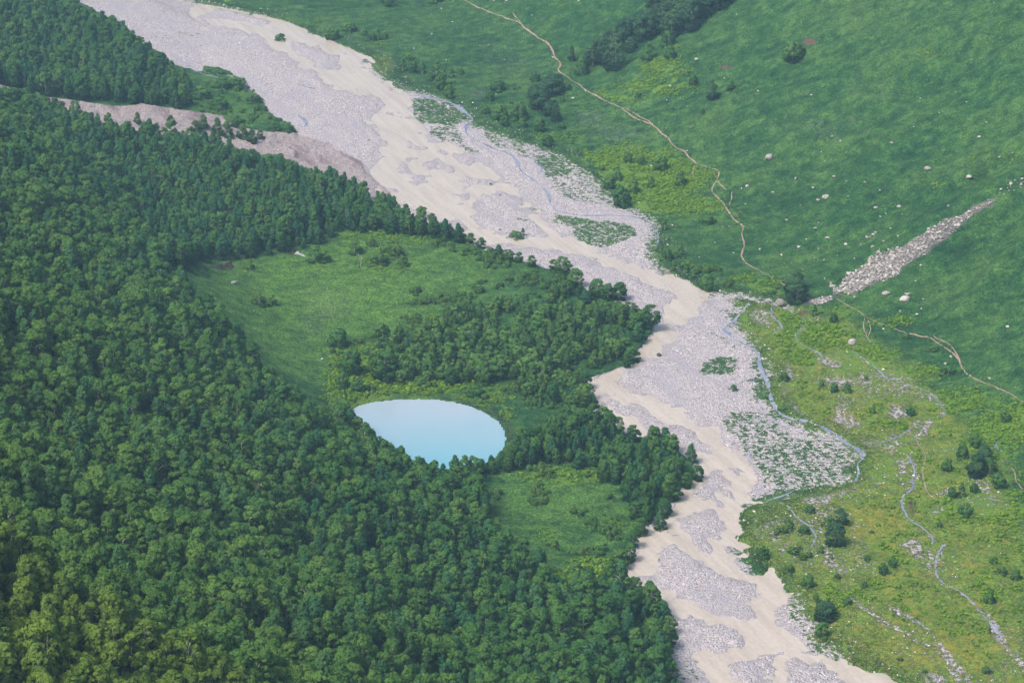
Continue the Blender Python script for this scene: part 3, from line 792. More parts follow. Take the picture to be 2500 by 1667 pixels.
# ------------------------------------------------------------------ ribbons: paths, streams
def ribbon(name, tile_pts, width_px, mat, lift=.07, seed=0, kind='structure', wob=.35):
    P = resample(ground_hit(tile_pts), 1.6, closed=False)
    r = np.random.default_rng(seed)
    P[1:-1] += r.normal(0, .10, P[1:-1].shape)
    tg = np.gradient(P, axis=0); tg /= np.linalg.norm(tg, axis=1)[:, None] + 1e-9
    nr_ = np.stack([-tg[:, 1], tg[:, 0]], 1)
    dist = np.linalg.norm(np.column_stack([P, np.full(len(P), -CAM_H)]), axis=1)
    w = width_px * dist / FPX / 2
    nn = vnoise(np.arange(len(P)) / 3.0, np.full(len(P), seed * 3.7), 5)
    ww = w * (1 + wob * 2 * nn)
    ww[0] *= .4; ww[-1] *= .4
    V = []
    for o in (-1, -.35, .35, 1):
        q = P + nr_ * (o * ww * (1 + .3 * vnoise(np.arange(len(P)) / 1.3, np.full(len(P), seed + o * 5), 8)))[:, None]
        V.append(np.column_stack([q, gz(q[:, 0], q[:, 1]) + lift * (1 if abs(o) < 1 else .35)]))
    V = np.concatenate(V); n = len(P); Fc = []
    for s_ in range(3):
        for i in range(n - 1):
            a = s_ * n + i
            Fc.append((a, a + 1, a + n + 1, a + n))
    me = mesh_np(name, V, Fc, mat, True)
    if me.polygons[0].normal.z < 0: me.flip_normals()
    return tag(new_obj(name, me), kind=kind)

main_path = cat(px('B', [(800,-60),(870,0),(960,50),(1080,95),(1150,120),(1240,160),(1290,205),(1340,240),(1400,270),(1430,310),(1450,370),(1490,410),(1465,450),(1540,500),(1640,570),(1750,630),(1860,680),(1930,730),(2000,770),
                         (2080,800),(2130,850),(2200,920),(2290,980),(2345,1040)]),
                px('C', [(260,1045),(340,1070),(410,1085),(395,1150),(360,1190),(365,1230),(430,1290),(490,1390),(570,1450),(545,1490),(570,1560)]),
                px('F', [(545,240),(570,290),(640,330),(740,380),(820,430),(900,490),(1020,525),(1140,512),(1230,565),(1300,600),(1350,640),(1450,680),(1560,725),(1680,755),(1760,770),(1850,830),(1920,880),(1945,930),
                         (1970,990),(2050,1040),(2150,1070),(2250,1120),(2352,1180),(2480,1250)]))
# the traced tile C start replaces the last bends of tile B
ribbon('path', main_path, 3.2, M['path'], seed=1, wob=.7, lift=.06)
for i, (tl, w, pts) in enumerate([
        ('C', 2.6, [(258,1045),(235,1090),(240,1120),(255,1142)]), ('C', 2.4, [(395,1155),(430,1195),(455,1212)]), ('C', 2.6, [(490,1220),(487,1265),(468,1312)]),
        ('B', 2.4, [(1870,685),(1900,690),(1980,735),(2060,785),(2090,805)]), ('F', 2.2, [(1335,640),(1325,700),(1345,760),(1380,800)]), ('F', 2.0, [(1360,655),(1375,720),(1355,760)]),
        ('F', 2.4, [(1770,750),(1800,770),(1880,815),(1925,870),(1945,910)]), ('H', 2.6, [(1650,0),(1725,110),(1712,180),(1708,260),(1735,360),(1780,395),(1830,412)]),
        ('H', 2.8, [(2200,140),(2260,180),(2300,230),(2290,270),(2352,340)]), ('B', 2.0, [(1180,80),(1215,125),(1245,165)])]):
    ribbon('path', px(tl, pts), w, M['path'], seed=20 + i, lift=.06)
for i, (tl, w, pts) in enumerate(STREAMS):
    ribbon('stream', px(tl, pts), w * .54, M['stream'], seed=50 + i, lift=.045, wob=.85)

def pool(name, tile, pts, mat, lift=.10):
    w = resample(ground_hit(px(tile, pts)), .6)
    z = float(np.max(gz(w[:, 0], w[:, 1]))) * .5 + float(np.mean(gz(w[:, 0], w[:, 1]))) * .5 + lift
    bm = bmesh.new()
    vs = [bm.verts.new((p[0], p[1], gz(p[0], p[1]) + lift)) for p in w]
    c_ = w.mean(0); cv = bm.verts.new((c_[0], c_[1], gz(c_[0], c_[1]) + lift + .05))
    for i in range(len(vs)): bm.faces.new((vs[i], vs[(i + 1) % len(vs)], cv))
    bmesh.ops.recalc_face_normals(bm, faces=bm.faces)
    me = bpy.data.meshes.new(name); bm.to_mesh(me); bm.free(); me.materials.append(mat)
    if me.polygons[0].normal.z < 0: me.flip_normals()
    return tag(new_obj(name, me), kind='structure')

pool('pond', 'D', [(1325,318),(1400,302),(1465,290),(1478,270),(1490,262),(1480,300),(1495,318),(1470,343),(1420,338),(1370,326)], M['mud_pool'])
pool('pond', 'D', [(1800,228),(1840,212),(1880,206),(1900,222),(1880,238),(1840,236)], M['mud_pool'])
pool('pond', 'D', [(1275,340),(1300,334),(1305,340),(1285,346)], M['mud_pool'])
pool('pond', 'D', [(1870,240),(1900,215),(1910,230),(1960,255),(1930,250),(1905,240)], M['pale_pool'], .14)
pool('pond', 'A', [(750,90),(800,85),(780,110),(755,118)], M['mud_pool'])
ribbon('stream', px('D', [(1895,190),(1910,170),(1960,165)]), 3.5, M['mud_pool'], seed=90)
ribbon('stream', px('E', [(-20,118),(60,122),(160,125)]), 3, M['mud_pool'], seed=91)
ribbon('stream', px('E', [(200,135),(330,150),(480,165),(600,185),(680,200)]), 3, M['mud_pool'], seed=92)

# ------------------------------------------------------------------ plants: shared meshes
def crown_mesh(name, seed, H, Wd, style, nl, per, leaf, base, mat, squash=.75):
    """crown of many leaf faces spread over overlapping clumps"""
    r = np.random.default_rng(seed)
    lobes = []
    for i in range(nl):
        h = base + (1 - base) * (r.random() ** 1.1)
        u = (h - base) / (1 - base)
        if style == 'cone': prof = (1 - u) ** .8 * .95 + .06
        elif style == 'oval': prof = math.sin(math.pi * (.12 + .86 * u)) ** .7
        elif style == 'broad': prof = math.sin(math.pi * (.22 + .74 * u)) ** .55
        else: prof = math.sqrt(max(0, 1 - u * u)) * .95 + .05
        a = i * 2.39996 + r.normal(0, .4)
        rad = Wd / 2 * prof * (.62 + .30 * r.random())
        rad *= 1 + .14 * math.sin(a * 2 + seed) + .10 * math.sin(a * 3 + 2 * seed + 4 * u)
        sz = Wd * (.13 + .11 * r.random() ** 1.3) * (.82 + .35 * (1 - u))
        z = min(h * H, H - sz * .7)
        lobes.append((rad * math.cos(a), rad * math.sin(a), z, sz))
    lobes.append((r.normal(0, .05) * Wd, r.normal(0, .05) * Wd, H * .90, Wd * (.12 if style == 'cone' else .19)))
    if style == 'cone': lobes.append((0, 0, H * .96, Wd * .07))
    else:
        for q_ in range(2 + seed % 3):      # side leaders at unequal heights
            a = r.random() * 6.28; lobes.append((math.cos(a) * Wd * .24, math.sin(a) * Wd * .24, H * r.uniform(.72, .97), Wd * r.uniform(.09, .15)))
    C, Nn, S, Lf, Sn = [], [], [], [], []
    for (x, y_, z, s) in lobes:
        n = max(14, int(per * (s / (Wd * .185)) ** 2))
        v = r.normal(0, 1, (n, 3)); ax = np.array([x, y_, (z - H * .45) * .9]); v = v + ax / (np.linalg.norm(ax) + 1e-6) * .75; v[:, 2] = v[:, 2] + .15
        v /= np.linalg.norm(v, axis=1)[:, None]
        rad = s * (.82 + .26 * r.random(n)) * (1 + .35 * vnoise(v[:, 0] * 2.3 + 5 * x, v[:, 1] * 2.3 + v[:, 2] * 2 + 3 * y_, seed))
        p = np.array([x, y_, z]) + v * rad[:, None] * np.array([1, 1, squash])
        p[:, 2] -= .22 * np.hypot(p[:, 0] - x, p[:, 1] - y_) * r.random(n)      # hanging outer sprays
        cd = p - np.array([0, 0, H * (.5 + base * .3)]); cd /= np.linalg.norm(cd, axis=1)[:, None] + 1e-6
        Sn.append(v * .62 + cd * .55 + r.normal(0, .22, (n, 3)))
        C.append(p); Nn.append(v + r.normal(0, .45, (n, 3))); S.append(leaf * (.6 + .8 * r.random(n))); Lf.append(np.full(n, r.random() * .5) + r.random(n) * .5)
    C = np.concatenate(C); Nn = np.concatenate(Nn); S = np.concatenate(S); Lf = np.concatenate(Lf)
    C[:, 2] = np.maximum(C[:, 2], .03)
    Nn /= np.linalg.norm(Nn, axis=1)[:, None]
    up = r.normal(0, 1, C.shape); A = np.cross(Nn, up); A /= np.linalg.norm(A, axis=1)[:, None]
    B = np.cross(Nn, A)
    a_ = A * S[:, None] * .5; b_ = B * S[:, None] * .72
    V = np.stack([C - b_, C + a_ - .1 * b_, C + b_ + Nn * S[:, None] * -.12, C - a_ - .1 * b_], 1).reshape(-1, 3)
    Fc = np.arange(len(V)).reshape(-1, 4)
    me = mesh_np(name, V, Fc, mat, True)
    Sn = np.concatenate(Sn); Sn /= np.linalg.norm(Sn, axis=1)[:, None]
    flip = (Sn * np.cross(a_, b_)).sum(1) < 0
    Fc[flip] = Fc[flip][:, ::-1]
    me.loops.foreach_set('vertex_index', Fc.astype(np.int32).ravel()); me.update(calc_edges=True)
    me.normals_split_custom_set_from_vertices(np.repeat(Sn, 4, 0).astype(np.float32))
    at = me.attributes.new('leaf', 'FLOAT', 'POINT'); at.data.foreach_set('value', np.repeat(Lf, 4).astype(np.float32))
    return me

def tube(bm, pts, radii, seg=6):
    prev = None
    for i, (p, r_) in enumerate(zip(pts, radii)):
        p = Vector(p)
        d = (Vector(pts[min(i + 1, len(pts) - 1)]) - Vector(pts[max(i - 1, 0)])).normalized()
        q = d.to_track_quat('Z', 'Y')
        ring = [bm.verts.new(p + q @ Vector((r_ * math.cos(2 * math.pi * k_ / seg), r_ * math.sin(2 * math.pi * k_ / seg), 0))) for k_ in range(seg)]
        if prev:
            for k_ in range(seg): bm.faces.new((prev[k_], prev[(k_ + 1) % seg], ring[(k_ + 1) % seg], ring[k_]))
        else: bm.faces.new(ring[::-1])
        prev = ring
    bm.faces.new(prev)

def trunk_mesh(name, seed, H, Wd, stems=1):
    r = random.Random(seed); bm = bmesh.new()
    for s_ in range(stems):
        a = r.random() * 6.28; lean = (.05 if stems == 1 else .16) * H
        top = (math.cos(a) * lean, math.sin(a) * lean, H * .86)
        pts = [(0 + .1 * s_, 0, -.5)] + [(top[0] * f + r.uniform(-.1, .1), top[1] * f + r.uniform(-.1, .1), top[2] * f) for f in (.15, .4, .7, 1)]
        w = H * .017
        tube(bm, pts, [w * 1.3, w, w * .8, w * .5, w * .15])
        for i in range(7):
            f = r.uniform(.3, .85); a2 = r.random() * 6.28; L = Wd * r.uniform(.25, .48) * (1.15 - f * .5)
            b0 = Vector((top[0] * f, top[1] * f, top[2] * f))
            b1 = b0 + Vector((math.cos(a2) * L * .55, math.sin(a2) * L * .55, L * .45)); b2_ = b0 + Vector((math.cos(a2) * L, math.sin(a2) * L, L * .6))
            tube(bm, [b0, b1, b2_], [w * .45, w * .3, w * .08], 5)
    me = bpy.data.meshes.new(name); bm.to_mesh(me); bm.free(); me.materials.append(M['bark'])
    return me

# kinds: crown mesh, trunk mesh, height, width, words
KIND = {}
def kind(key, seed, H, Wd, style, nl, per, leaf, base, mat, words, stems=1, squash=.75):
    KIND[key] = (crown_mesh(key + '_crown', seed, H, Wd, style, nl, per, leaf, base, M[mat], squash), trunk_mesh(key + '_trunk', seed, H, Wd, stems), H, Wd, words)
kind('b0', 1, 7.6, 4.1, 'broad', 48, 78, 0.29, 0.08, 'birch', 'broad round-topped birch')
kind('b1', 2, 8.2, 3.7, 'oval', 48, 78, 0.29, 0.07, 'birch', 'tall oval-crowned birch')
kind('b2', 3, 7.0, 3.9, 'broad', 44, 78, 0.28, 0.05, 'birch', 'squat bushy birch', 2)
kind('b3', 4, 8.6, 3.5, 'oval', 46, 76, 0.28, 0.07, 'birch', 'slender uneven birch')
kind('b4', 5, 7.8, 3.7, 'cone', 44, 76, 0.27, 0.04, 'birch_cool', 'pointed narrow birch')
kind('b5', 6, 6.4, 3.4, 'cone', 38, 74, 0.26, 0.04, 'birch_cool', 'small pointed birch')
kind('b6', 7, 7.4, 4.5, 'broad', 56, 76, 0.29, 0.07, 'birch', 'wide many-headed birch', 3)
kind('b7', 8, 8.0, 3.6, 'oval', 34, 64, 0.28, 0.16, 'birch', 'thin-crowned birch with pale stem showing')
kind('d0', 11, 10.0, 5.6, 'oval', 52, 76, 0.34, 0.05, 'dark_leaf', 'tall dark tree')
kind('d1', 12, 9.0, 6.2, 'broad', 54, 76, 0.34, 0.05, 'dark_leaf', 'broad dark tree')
kind('d2', 13, 10.0, 4.6, 'cone', 48, 76, 0.32, 0.04, 'dark_leaf', 'pointed dark tree')
kind('s0', 21, 3.0, 3.6, 'dome', 18, 80, .26, .05, 'shrub', 'rounded green shrub', 3)
kind('s1', 22, 3.6, 3.2, 'broad', 18, 80, .26, .06, 'shrub', 'upright leafy shrub', 3)
kind('s2', 23, 4.2, 2.8, 'cone', 18, 80, .26, .04, 'shrub', 'pointed leafy bush', 2)
def herb_mesh(name, seed):
    return crown_mesh(name, seed, .75, 1.1, 'dome', 9, 15, .20, .02, M['herb'], .6)
HERBS = [herb_mesh('herb_a', 31), herb_mesh('herb_b', 32), herb_mesh('herb_c', 33)]

# ------------------------------------------------------------------ layout of the woods
def wpoly(tile, pts): return ground_hit(px(tile, pts))
def inside(poly, X, Y): return sdf_pts(poly, X, Y, 3.0) < 0

woods = {
    'upper': px('W', [(-420,-160),(-60,-60),(60,-8),(200,52),(280,92),(345,136),(400,170),(432,195),(445,240),(400,256),(300,240),(200,230),(100,222),(0,208),(-420,160)]),
    'middle': px('W', [(-420,190),(0,236),(60,250),(200,297),(290,322),(400,322),(520,362),(620,385),(700,405),(800,445),(880,485),(930,512),(1000,532),(1062,560),(1000,545),(900,538),(820,535),(760,548),(700,572),(640,586),(560,592),(480,598),(430,618),(300,610),(-420,400)]),
    'slope': px('W', [(-420,240),(0,250),(80,262),(180,330),(230,400),(290,470),(330,560),(372,625),(398,668),(448,715),(515,775),(565,828),(612,882),(662,918),(726,958),(778,982),(835,1020),(900,1062),(950,1102),(1020,1108),(1080,1106),(1115,1100),
                      (1100,1110),(1130,1150),(1180,1220),(1240,1265),(1300,1300),(1325,1345),(1290,1385),(1330,1370),(1400,1335),(1430,1345),(1500,1395),(1530,1440),(1540,1540),(1560,1640),(1600,1800),(-500,1900)]),
    'lakeside': px('W', [(1140,1088),(1182,1058),(1202,1005),(1240,1000),(1310,975),(1360,972),(1400,1000),(1440,1020),(1550,1048),(1595,1095),(1560,1125),(1520,1165),(1485,1205),(1450,1195),(1420,1130),(1360,1085),(1280,1065),(1200,1075),(1120,1090),(1080,1080)]),
    'lakewood': px('W', [(835,880),(860,830),(880,780),(960,760),(1040,720),(1120,710),(1200,700),(1270,690),(1300,660),(1335,672),(1380,702),(1450,722),(1495,745),(1470,790),(1440,838),(1350,868),(1342,905),(1352,945),(1290,935),(1190,905),(1150,880),(1060,890),(960,880),(900,890)]),
}
woods_w = {}
for nm, p in woods.items():
    woods_w[nm] = ground_hit(p) if nm != 'slope' else None
clear_w = [wpoly('G', [(930,300),(1150,200),(1400,180),(1700,250),(1850,430),(1970,560),(1950,760),(1850,850),(1720,930),(1560,960),(1380,870),(1200,760),(1060,620),(940,440)]),
           wpoly('G', [(1400,960),(1560,780),(1790,770),(1830,900),(1700,960),(1540,1030),(1440,1040)])]
debris_w = ground_hit(DEBRIS)

def scatter(x0, x1, y0, y1, step, seed, jit=.55):
    r = np.random.default_rng(seed)
    nx, ny = int((x1 - x0) / step), int((y1 - y0) / step)
    X, Y = np.meshgrid(np.arange(nx), np.arange(ny))
    X = x0 + (X + .5 * (Y % 2) + r.uniform(-jit, jit, X.shape)) * step; Y = y0 + (Y + r.uniform(-jit, jit, Y.shape)) * step
    return X.ravel(), Y.ravel()

trees = []          # x, y, height, width factor, kind, tint, wood
def add_wood(nm, X, Y, keep, hmean, kinds, tintf=None, seed=0):
    r = np.random.default_rng(seed)
    X, Y = X[keep], Y[keep]
    ok = (field(d_wat, X, Y) > .6) & (field(d_lake, X, Y) > 1.2) & (field(deb, X, Y) < .4)
    X, Y = X[ok], Y[ok]
    cl = fbm(X / 22.0, Y / 22.0, 2, 77)
    for x_, y_, c_ in zip(X, Y, cl):
        kk = kinds[int(r.random() * len(kinds))]
        h = hmean * (1 + .24 * r.normal() + .5 * c_)
        h = max(hmean * .42, min(hmean * 1.5, h))
        tint = float(tintf(x_, y_)) if tintf else 0.0
        trees.append([x_, y_, h, .78 + .36 * r.random(), kk, max(0, tint + .06 * r.normal()), nm])

# slope wood: everything on the forested hillside, tested in the photograph's own outline
X, Y = scatter(-420, 140, 235, 1250, 3.5, 1)
Zt = smooth_ground(X, Y); qx, qy, qd = project(X, Y, Zt)
ins = sdf_pts(woods['slope'], qx, qy, 3.0) < 0
ins &= (qx > -330) & (qx < 2600) & (qy < 1830)
for c_ in clear_w: ins &= ~inside(c_, X, Y)
# only ground the camera can see (nothing hidden far behind the spur)
def slope_tint(x_, y_):
    q = (396 - y_) - .10 * (x_ + 70)
    return .36 / (1 + math.exp(-max(-30, min(30, (q + 2) / 6.0)))) + .24 * max(0, min(1, left_d(x_, y_) / 200.0))
add_wood('slope', X, Y, ins, 8.0, ['b0', 'b1', 'b2', 'b3', 'b6', 'b1', 'b3', 'b7', 'b4', 'b4', 'b5'], slope_tint, 1)
X, Y = scatter(-420, 20, 950, 1420, 3.6, 2)
add_wood('upper', X, Y, inside(woods_w['upper'], X, Y), 7.6, ['b1', 'b3', 'b4', 'b0', 'b4'], None, 2)
X, Y = scatter(-420, 20, 850, 1250, 3.5, 3)
add_wood('middle', X, Y, inside(woods_w['middle'], X, Y), 7.2, ['b1', 'b3', 'b4', 'b5', 'b2', 'b4'], None, 3)
X, Y = scatter(-60, 80, 680, 900, 3.2, 4)
add_wood('lakeside', X, Y, inside(woods_w['lakeside'], X, Y), 5.8, ['b1', 'b4', 'b5', 'b2', 'b0'], None, 4)
X, Y = scatter(-80, 90, 720, 1000, 3.5, 5)
kp = inside(woods_w['lakewood'], X, Y) & (fbm(X / 12., Y / 12., 2, 5) > -.16 - .25 * (Y < 850))
add_wood('lakewood', X, Y, kp, 4.7, ['b2', 'b0', 'b1', 'b5', 's1', 's0', 's2'], lambda x_, y_: .12, 5)
trees_np = np.array([[t_[0], t_[1]] for t_ in trees])
tz = gz(trees_np[:, 0], trees_np[:, 1])
tpx, tpy, tdep = project(trees_np[:, 0], trees_np[:, 1], tz)

# a tree is dropped when it would stand in the water hidden from outlines above
size = np.array([t_[2] for t_ in trees]) / tdep * FPX
infr = (tpx > -20) & (tpx < 2520) & (tpy > 20) & (tpy < 1667 + 60) & np.array([t_[6] == 'slope' for t_ in trees])
order = np.argsort(-size * infr)
single = set(order[:300].tolist())
print('TREES', len(trees), 'single', len(single))

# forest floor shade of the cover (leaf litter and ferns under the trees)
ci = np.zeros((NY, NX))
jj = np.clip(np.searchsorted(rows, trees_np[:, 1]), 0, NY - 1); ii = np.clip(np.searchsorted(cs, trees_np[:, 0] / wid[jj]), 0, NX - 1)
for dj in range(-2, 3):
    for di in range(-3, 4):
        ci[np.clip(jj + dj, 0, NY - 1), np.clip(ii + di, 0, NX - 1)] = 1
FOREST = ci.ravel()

wet = sstep(4.5, .0, d_wat) * bed
def put_attr(nm, a, b, c, d):
    at = gm.attributes.new(nm, 'FLOAT_COLOR', 'POINT')
    at.data.foreach_set('color', np.stack([a, b, c, d], 1).astype(np.float32).ravel())
put_attr('cover_a', bed, veg, herb, orange)
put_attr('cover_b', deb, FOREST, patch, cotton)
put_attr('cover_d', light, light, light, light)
put_attr('cover_c', purple, bare, scree_m, wet)

TINTW = [(0.34, 'yellowish-green'), (0.16, 'olive-green'), (-1, 'deep-green')]
def plant(name, key, x, y, h, wf, rot, label, catg, group, tint=0.0, trunk=True):
    cm, tm, H, Wd, words = KIND[key]
    e = new_obj(name, None)
    e.empty_display_size = .5
    e.location = (x, y, float(gz(x, y)) - .05); e.rotation_euler = (0, 0, rot)
    s = h / H; e.scale = (s * wf, s * wf, s)
    c = new_obj('crown', cm, e); c['tint'] = float(tint)
    if trunk: new_obj('trunk' if not key.startswith('s') else 'stems', tm, e)
    tag(e, label, catg, group)
    return e

rr = random.Random(3)
for i in single:
    x_, y_, h, wf, kk, tint, nm = trees[i]
    low = (396 - y_) - .10 * (x_ + 70) > -2
    tone = next(w for th, w in TINTW if tint > th)
    where = 'on the near spur of the forested hillside' if low else 'in the closed forest on the hillside below the lake' if tpx[i] > 700 else 'in the closed forest covering the steep hillside'
    sz_ = 'tall ' if h > 8.9 else 'low ' if h < 6.9 else ''
    words = KIND[kk][4].replace('tall ', '') if sz_ else KIND[kk][4]
    lab = f'{sz_}{tone} {words} {where}'.replace(' with pale stem showing', '')
    plant('birch_tree', kk, x_, y_, h, wf, rr.random() * 6.28, lab, 'tree', 'forest: ' + lab, tint)

# ------------------------------------------------------------------ instanced stuff
def stuff(name, pts, idx, scl, rot, tint, meshes_per_kind, label, catg, first_objs):
    """one object: points with plants or stones on them"""
    me = bpy.data.meshes.new(name)
    n = len(pts)
    me.vertices.add(n); me.vertices.foreach_set('co', np.asarray(pts, dtype=np.float32).ravel())
    for nm, ty, arr in (('pick', 'INT', idx), ('size', 'FLOAT_VECTOR', scl), ('turn', 'FLOAT_VECTOR', rot), ('tint', 'FLOAT', tint)):
        at = me.attributes.new(nm, ty, 'POINT')
        at.data.foreach_set('vector' if ty == 'FLOAT_VECTOR' else 'value', np.asarray(arr, dtype=np.int32 if ty == 'INT' else np.float32).ravel())
    o = new_obj(name, me)
    ng = bpy.data.node_groups.new(name, 'GeometryNodeTree')
    ng.interface.new_socket('Geometry', in_out='INPUT', socket_type='NodeSocketGeometry')
    ng.interface.new_socket('Geometry', in_out='OUTPUT', socket_type='NodeSocketGeometry')
    gi_ = ng.nodes.new('NodeGroupInput'); go = ng.nodes.new('NodeGroupOutput')
    join = ng.nodes.new('GeometryNodeJoinGeometry')
    for objs in reversed(first_objs):
        infos = []
        for ob in objs:
            oi = ng.nodes.new('GeometryNodeObjectInfo'); oi.transform_space = 'ORIGINAL'; oi.inputs['Object'].default_value = ob
            infos.append(oi.outputs['Geometry'])
        if len(infos) > 1:
            j2 = ng.nodes.new('GeometryNodeJoinGeometry')
            for s_ in infos: ng.links.new(s_, j2.inputs[0])
            src = j2.outputs[0]
        else: src = infos[0]
        g2 = ng.nodes.new('GeometryNodeGeometryToInstance'); ng.links.new(src, g2.inputs[0])
        ng.links.new(g2.outputs[0], join.inputs[0])
    iop = ng.nodes.new('GeometryNodeInstanceOnPoints')
    iop.inputs['Pick Instance'].default_value = True
    ng.links.new(gi_.outputs[0], iop.inputs['Points']); ng.links.new(join.outputs[0], iop.inputs['Instance'])
    def na(nm, ty):
        a = ng.nodes.new('GeometryNodeInputNamedAttribute'); a.data_type = ty; a.inputs['Name'].default_value = nm
        return a.outputs[0]
    ng.links.new(na('pick', 'INT'), iop.inputs['Instance Index'])
    e2r = ng.nodes.new('FunctionNodeEulerToRotation'); ng.links.new(na('turn', 'FLOAT_VECTOR'), e2r.inputs[0]); ng.links.new(e2r.outputs[0], iop.inputs['Rotation'])
    ng.links.new(na('size', 'FLOAT_VECTOR'), iop.inputs['Scale'])
    ng.links.new(iop.outputs[0], go.inputs[0])
    md = o.modifiers.new('scatter', 'NODES'); md.node_group = ng
    return tag(o, label, catg, None, 'stuff')

# one visible plant of each kind lends its meshes to the mass of the woods
lend = {}
def lender(key):
    if key in lend: return lend[key]
    cm, tm = KIND[key][0], KIND[key][1]
    c = next((o for o in COL.objects if o.data is cm), None); t_ = next((o for o in COL.objects if o.data is tm), None)
    lend[key] = [c, t_]
    return lend[key]

def forest_stuff(name, names, label):
    sel = [i for i in range(len(trees)) if i not in single and trees[i][6] in names]
    keys = sorted({trees[i][4] for i in sel})
    r = np.random.default_rng(len(sel))
    P = np.array([[trees[i][0], trees[i][1], tz[i] - .05] for i in sel])
    idx = np.array([keys.index(trees[i][4]) for i in sel])
    S = np.array([[trees[i][2] / KIND[trees[i][4]][2] * trees[i][3]] * 2 + [trees[i][2] / KIND[trees[i][4]][2]] for i in sel])
    Rt = np.column_stack([r.normal(0, .05, len(sel)), r.normal(0, .05, len(sel)), r.random(len(sel)) * 6.28])
    return stuff(name, P, idx, S, Rt, [trees[i][5] for i in sel], None, label, 'forest', [lender(k_) for k_ in keys])

# ------------------------------------------------------------------ traced single trees and shrubs
def at_px(tile, x, y):
    w = ground_hit(px(tile, [(x, y)]))[0]
    ox, oy, s = TILE[tile]
    z = float(gz(w[0], w[1]))
    dep_ = float(project(w[0], w[1], z)[2])
    return w[0], w[1], s * dep_ / FPX          # metres per tile pixel

GROVE = [(960,800,390,200,'d0'),(880,800,270,160,'d2'),(690,750,250,170,'d2'),(820,730,270,180,'d0'),(620,745,150,120,'d2'),(760,690,240,170,'d1'),(900,560,220,190,'d1'),(1060,470,230,200,'d1'),
         (1130,600,160,130,'d0'),(1260,460,240,200,'d1'),(1240,475,140,120,'s0'),(1350,430,300,210,'d0'),(1500,365,300,210,'d0'),(1600,415,250,230,'d1'),(1560,530,150,140,'s0'),(1700,335,270,220,'d0'),(1830,325,330,230,'d1'),
         (1780,210,250,220,'d1'),(1650,160,200,200,'d1'),(1420,255,190,180,'d0'),(1400,85,150,180,'d1'),(1540,85,150,150,'d0'),(1950,180,260,240,'d1'),(2050,135,240,240,'d0'),(2150,85,220,220,'d1'),(2230,35,180,200,'d0'),
         (1960,65,200,220,'d1'),(1170,400,180,170,'d0'),(1460,320,200,180,'d1')]
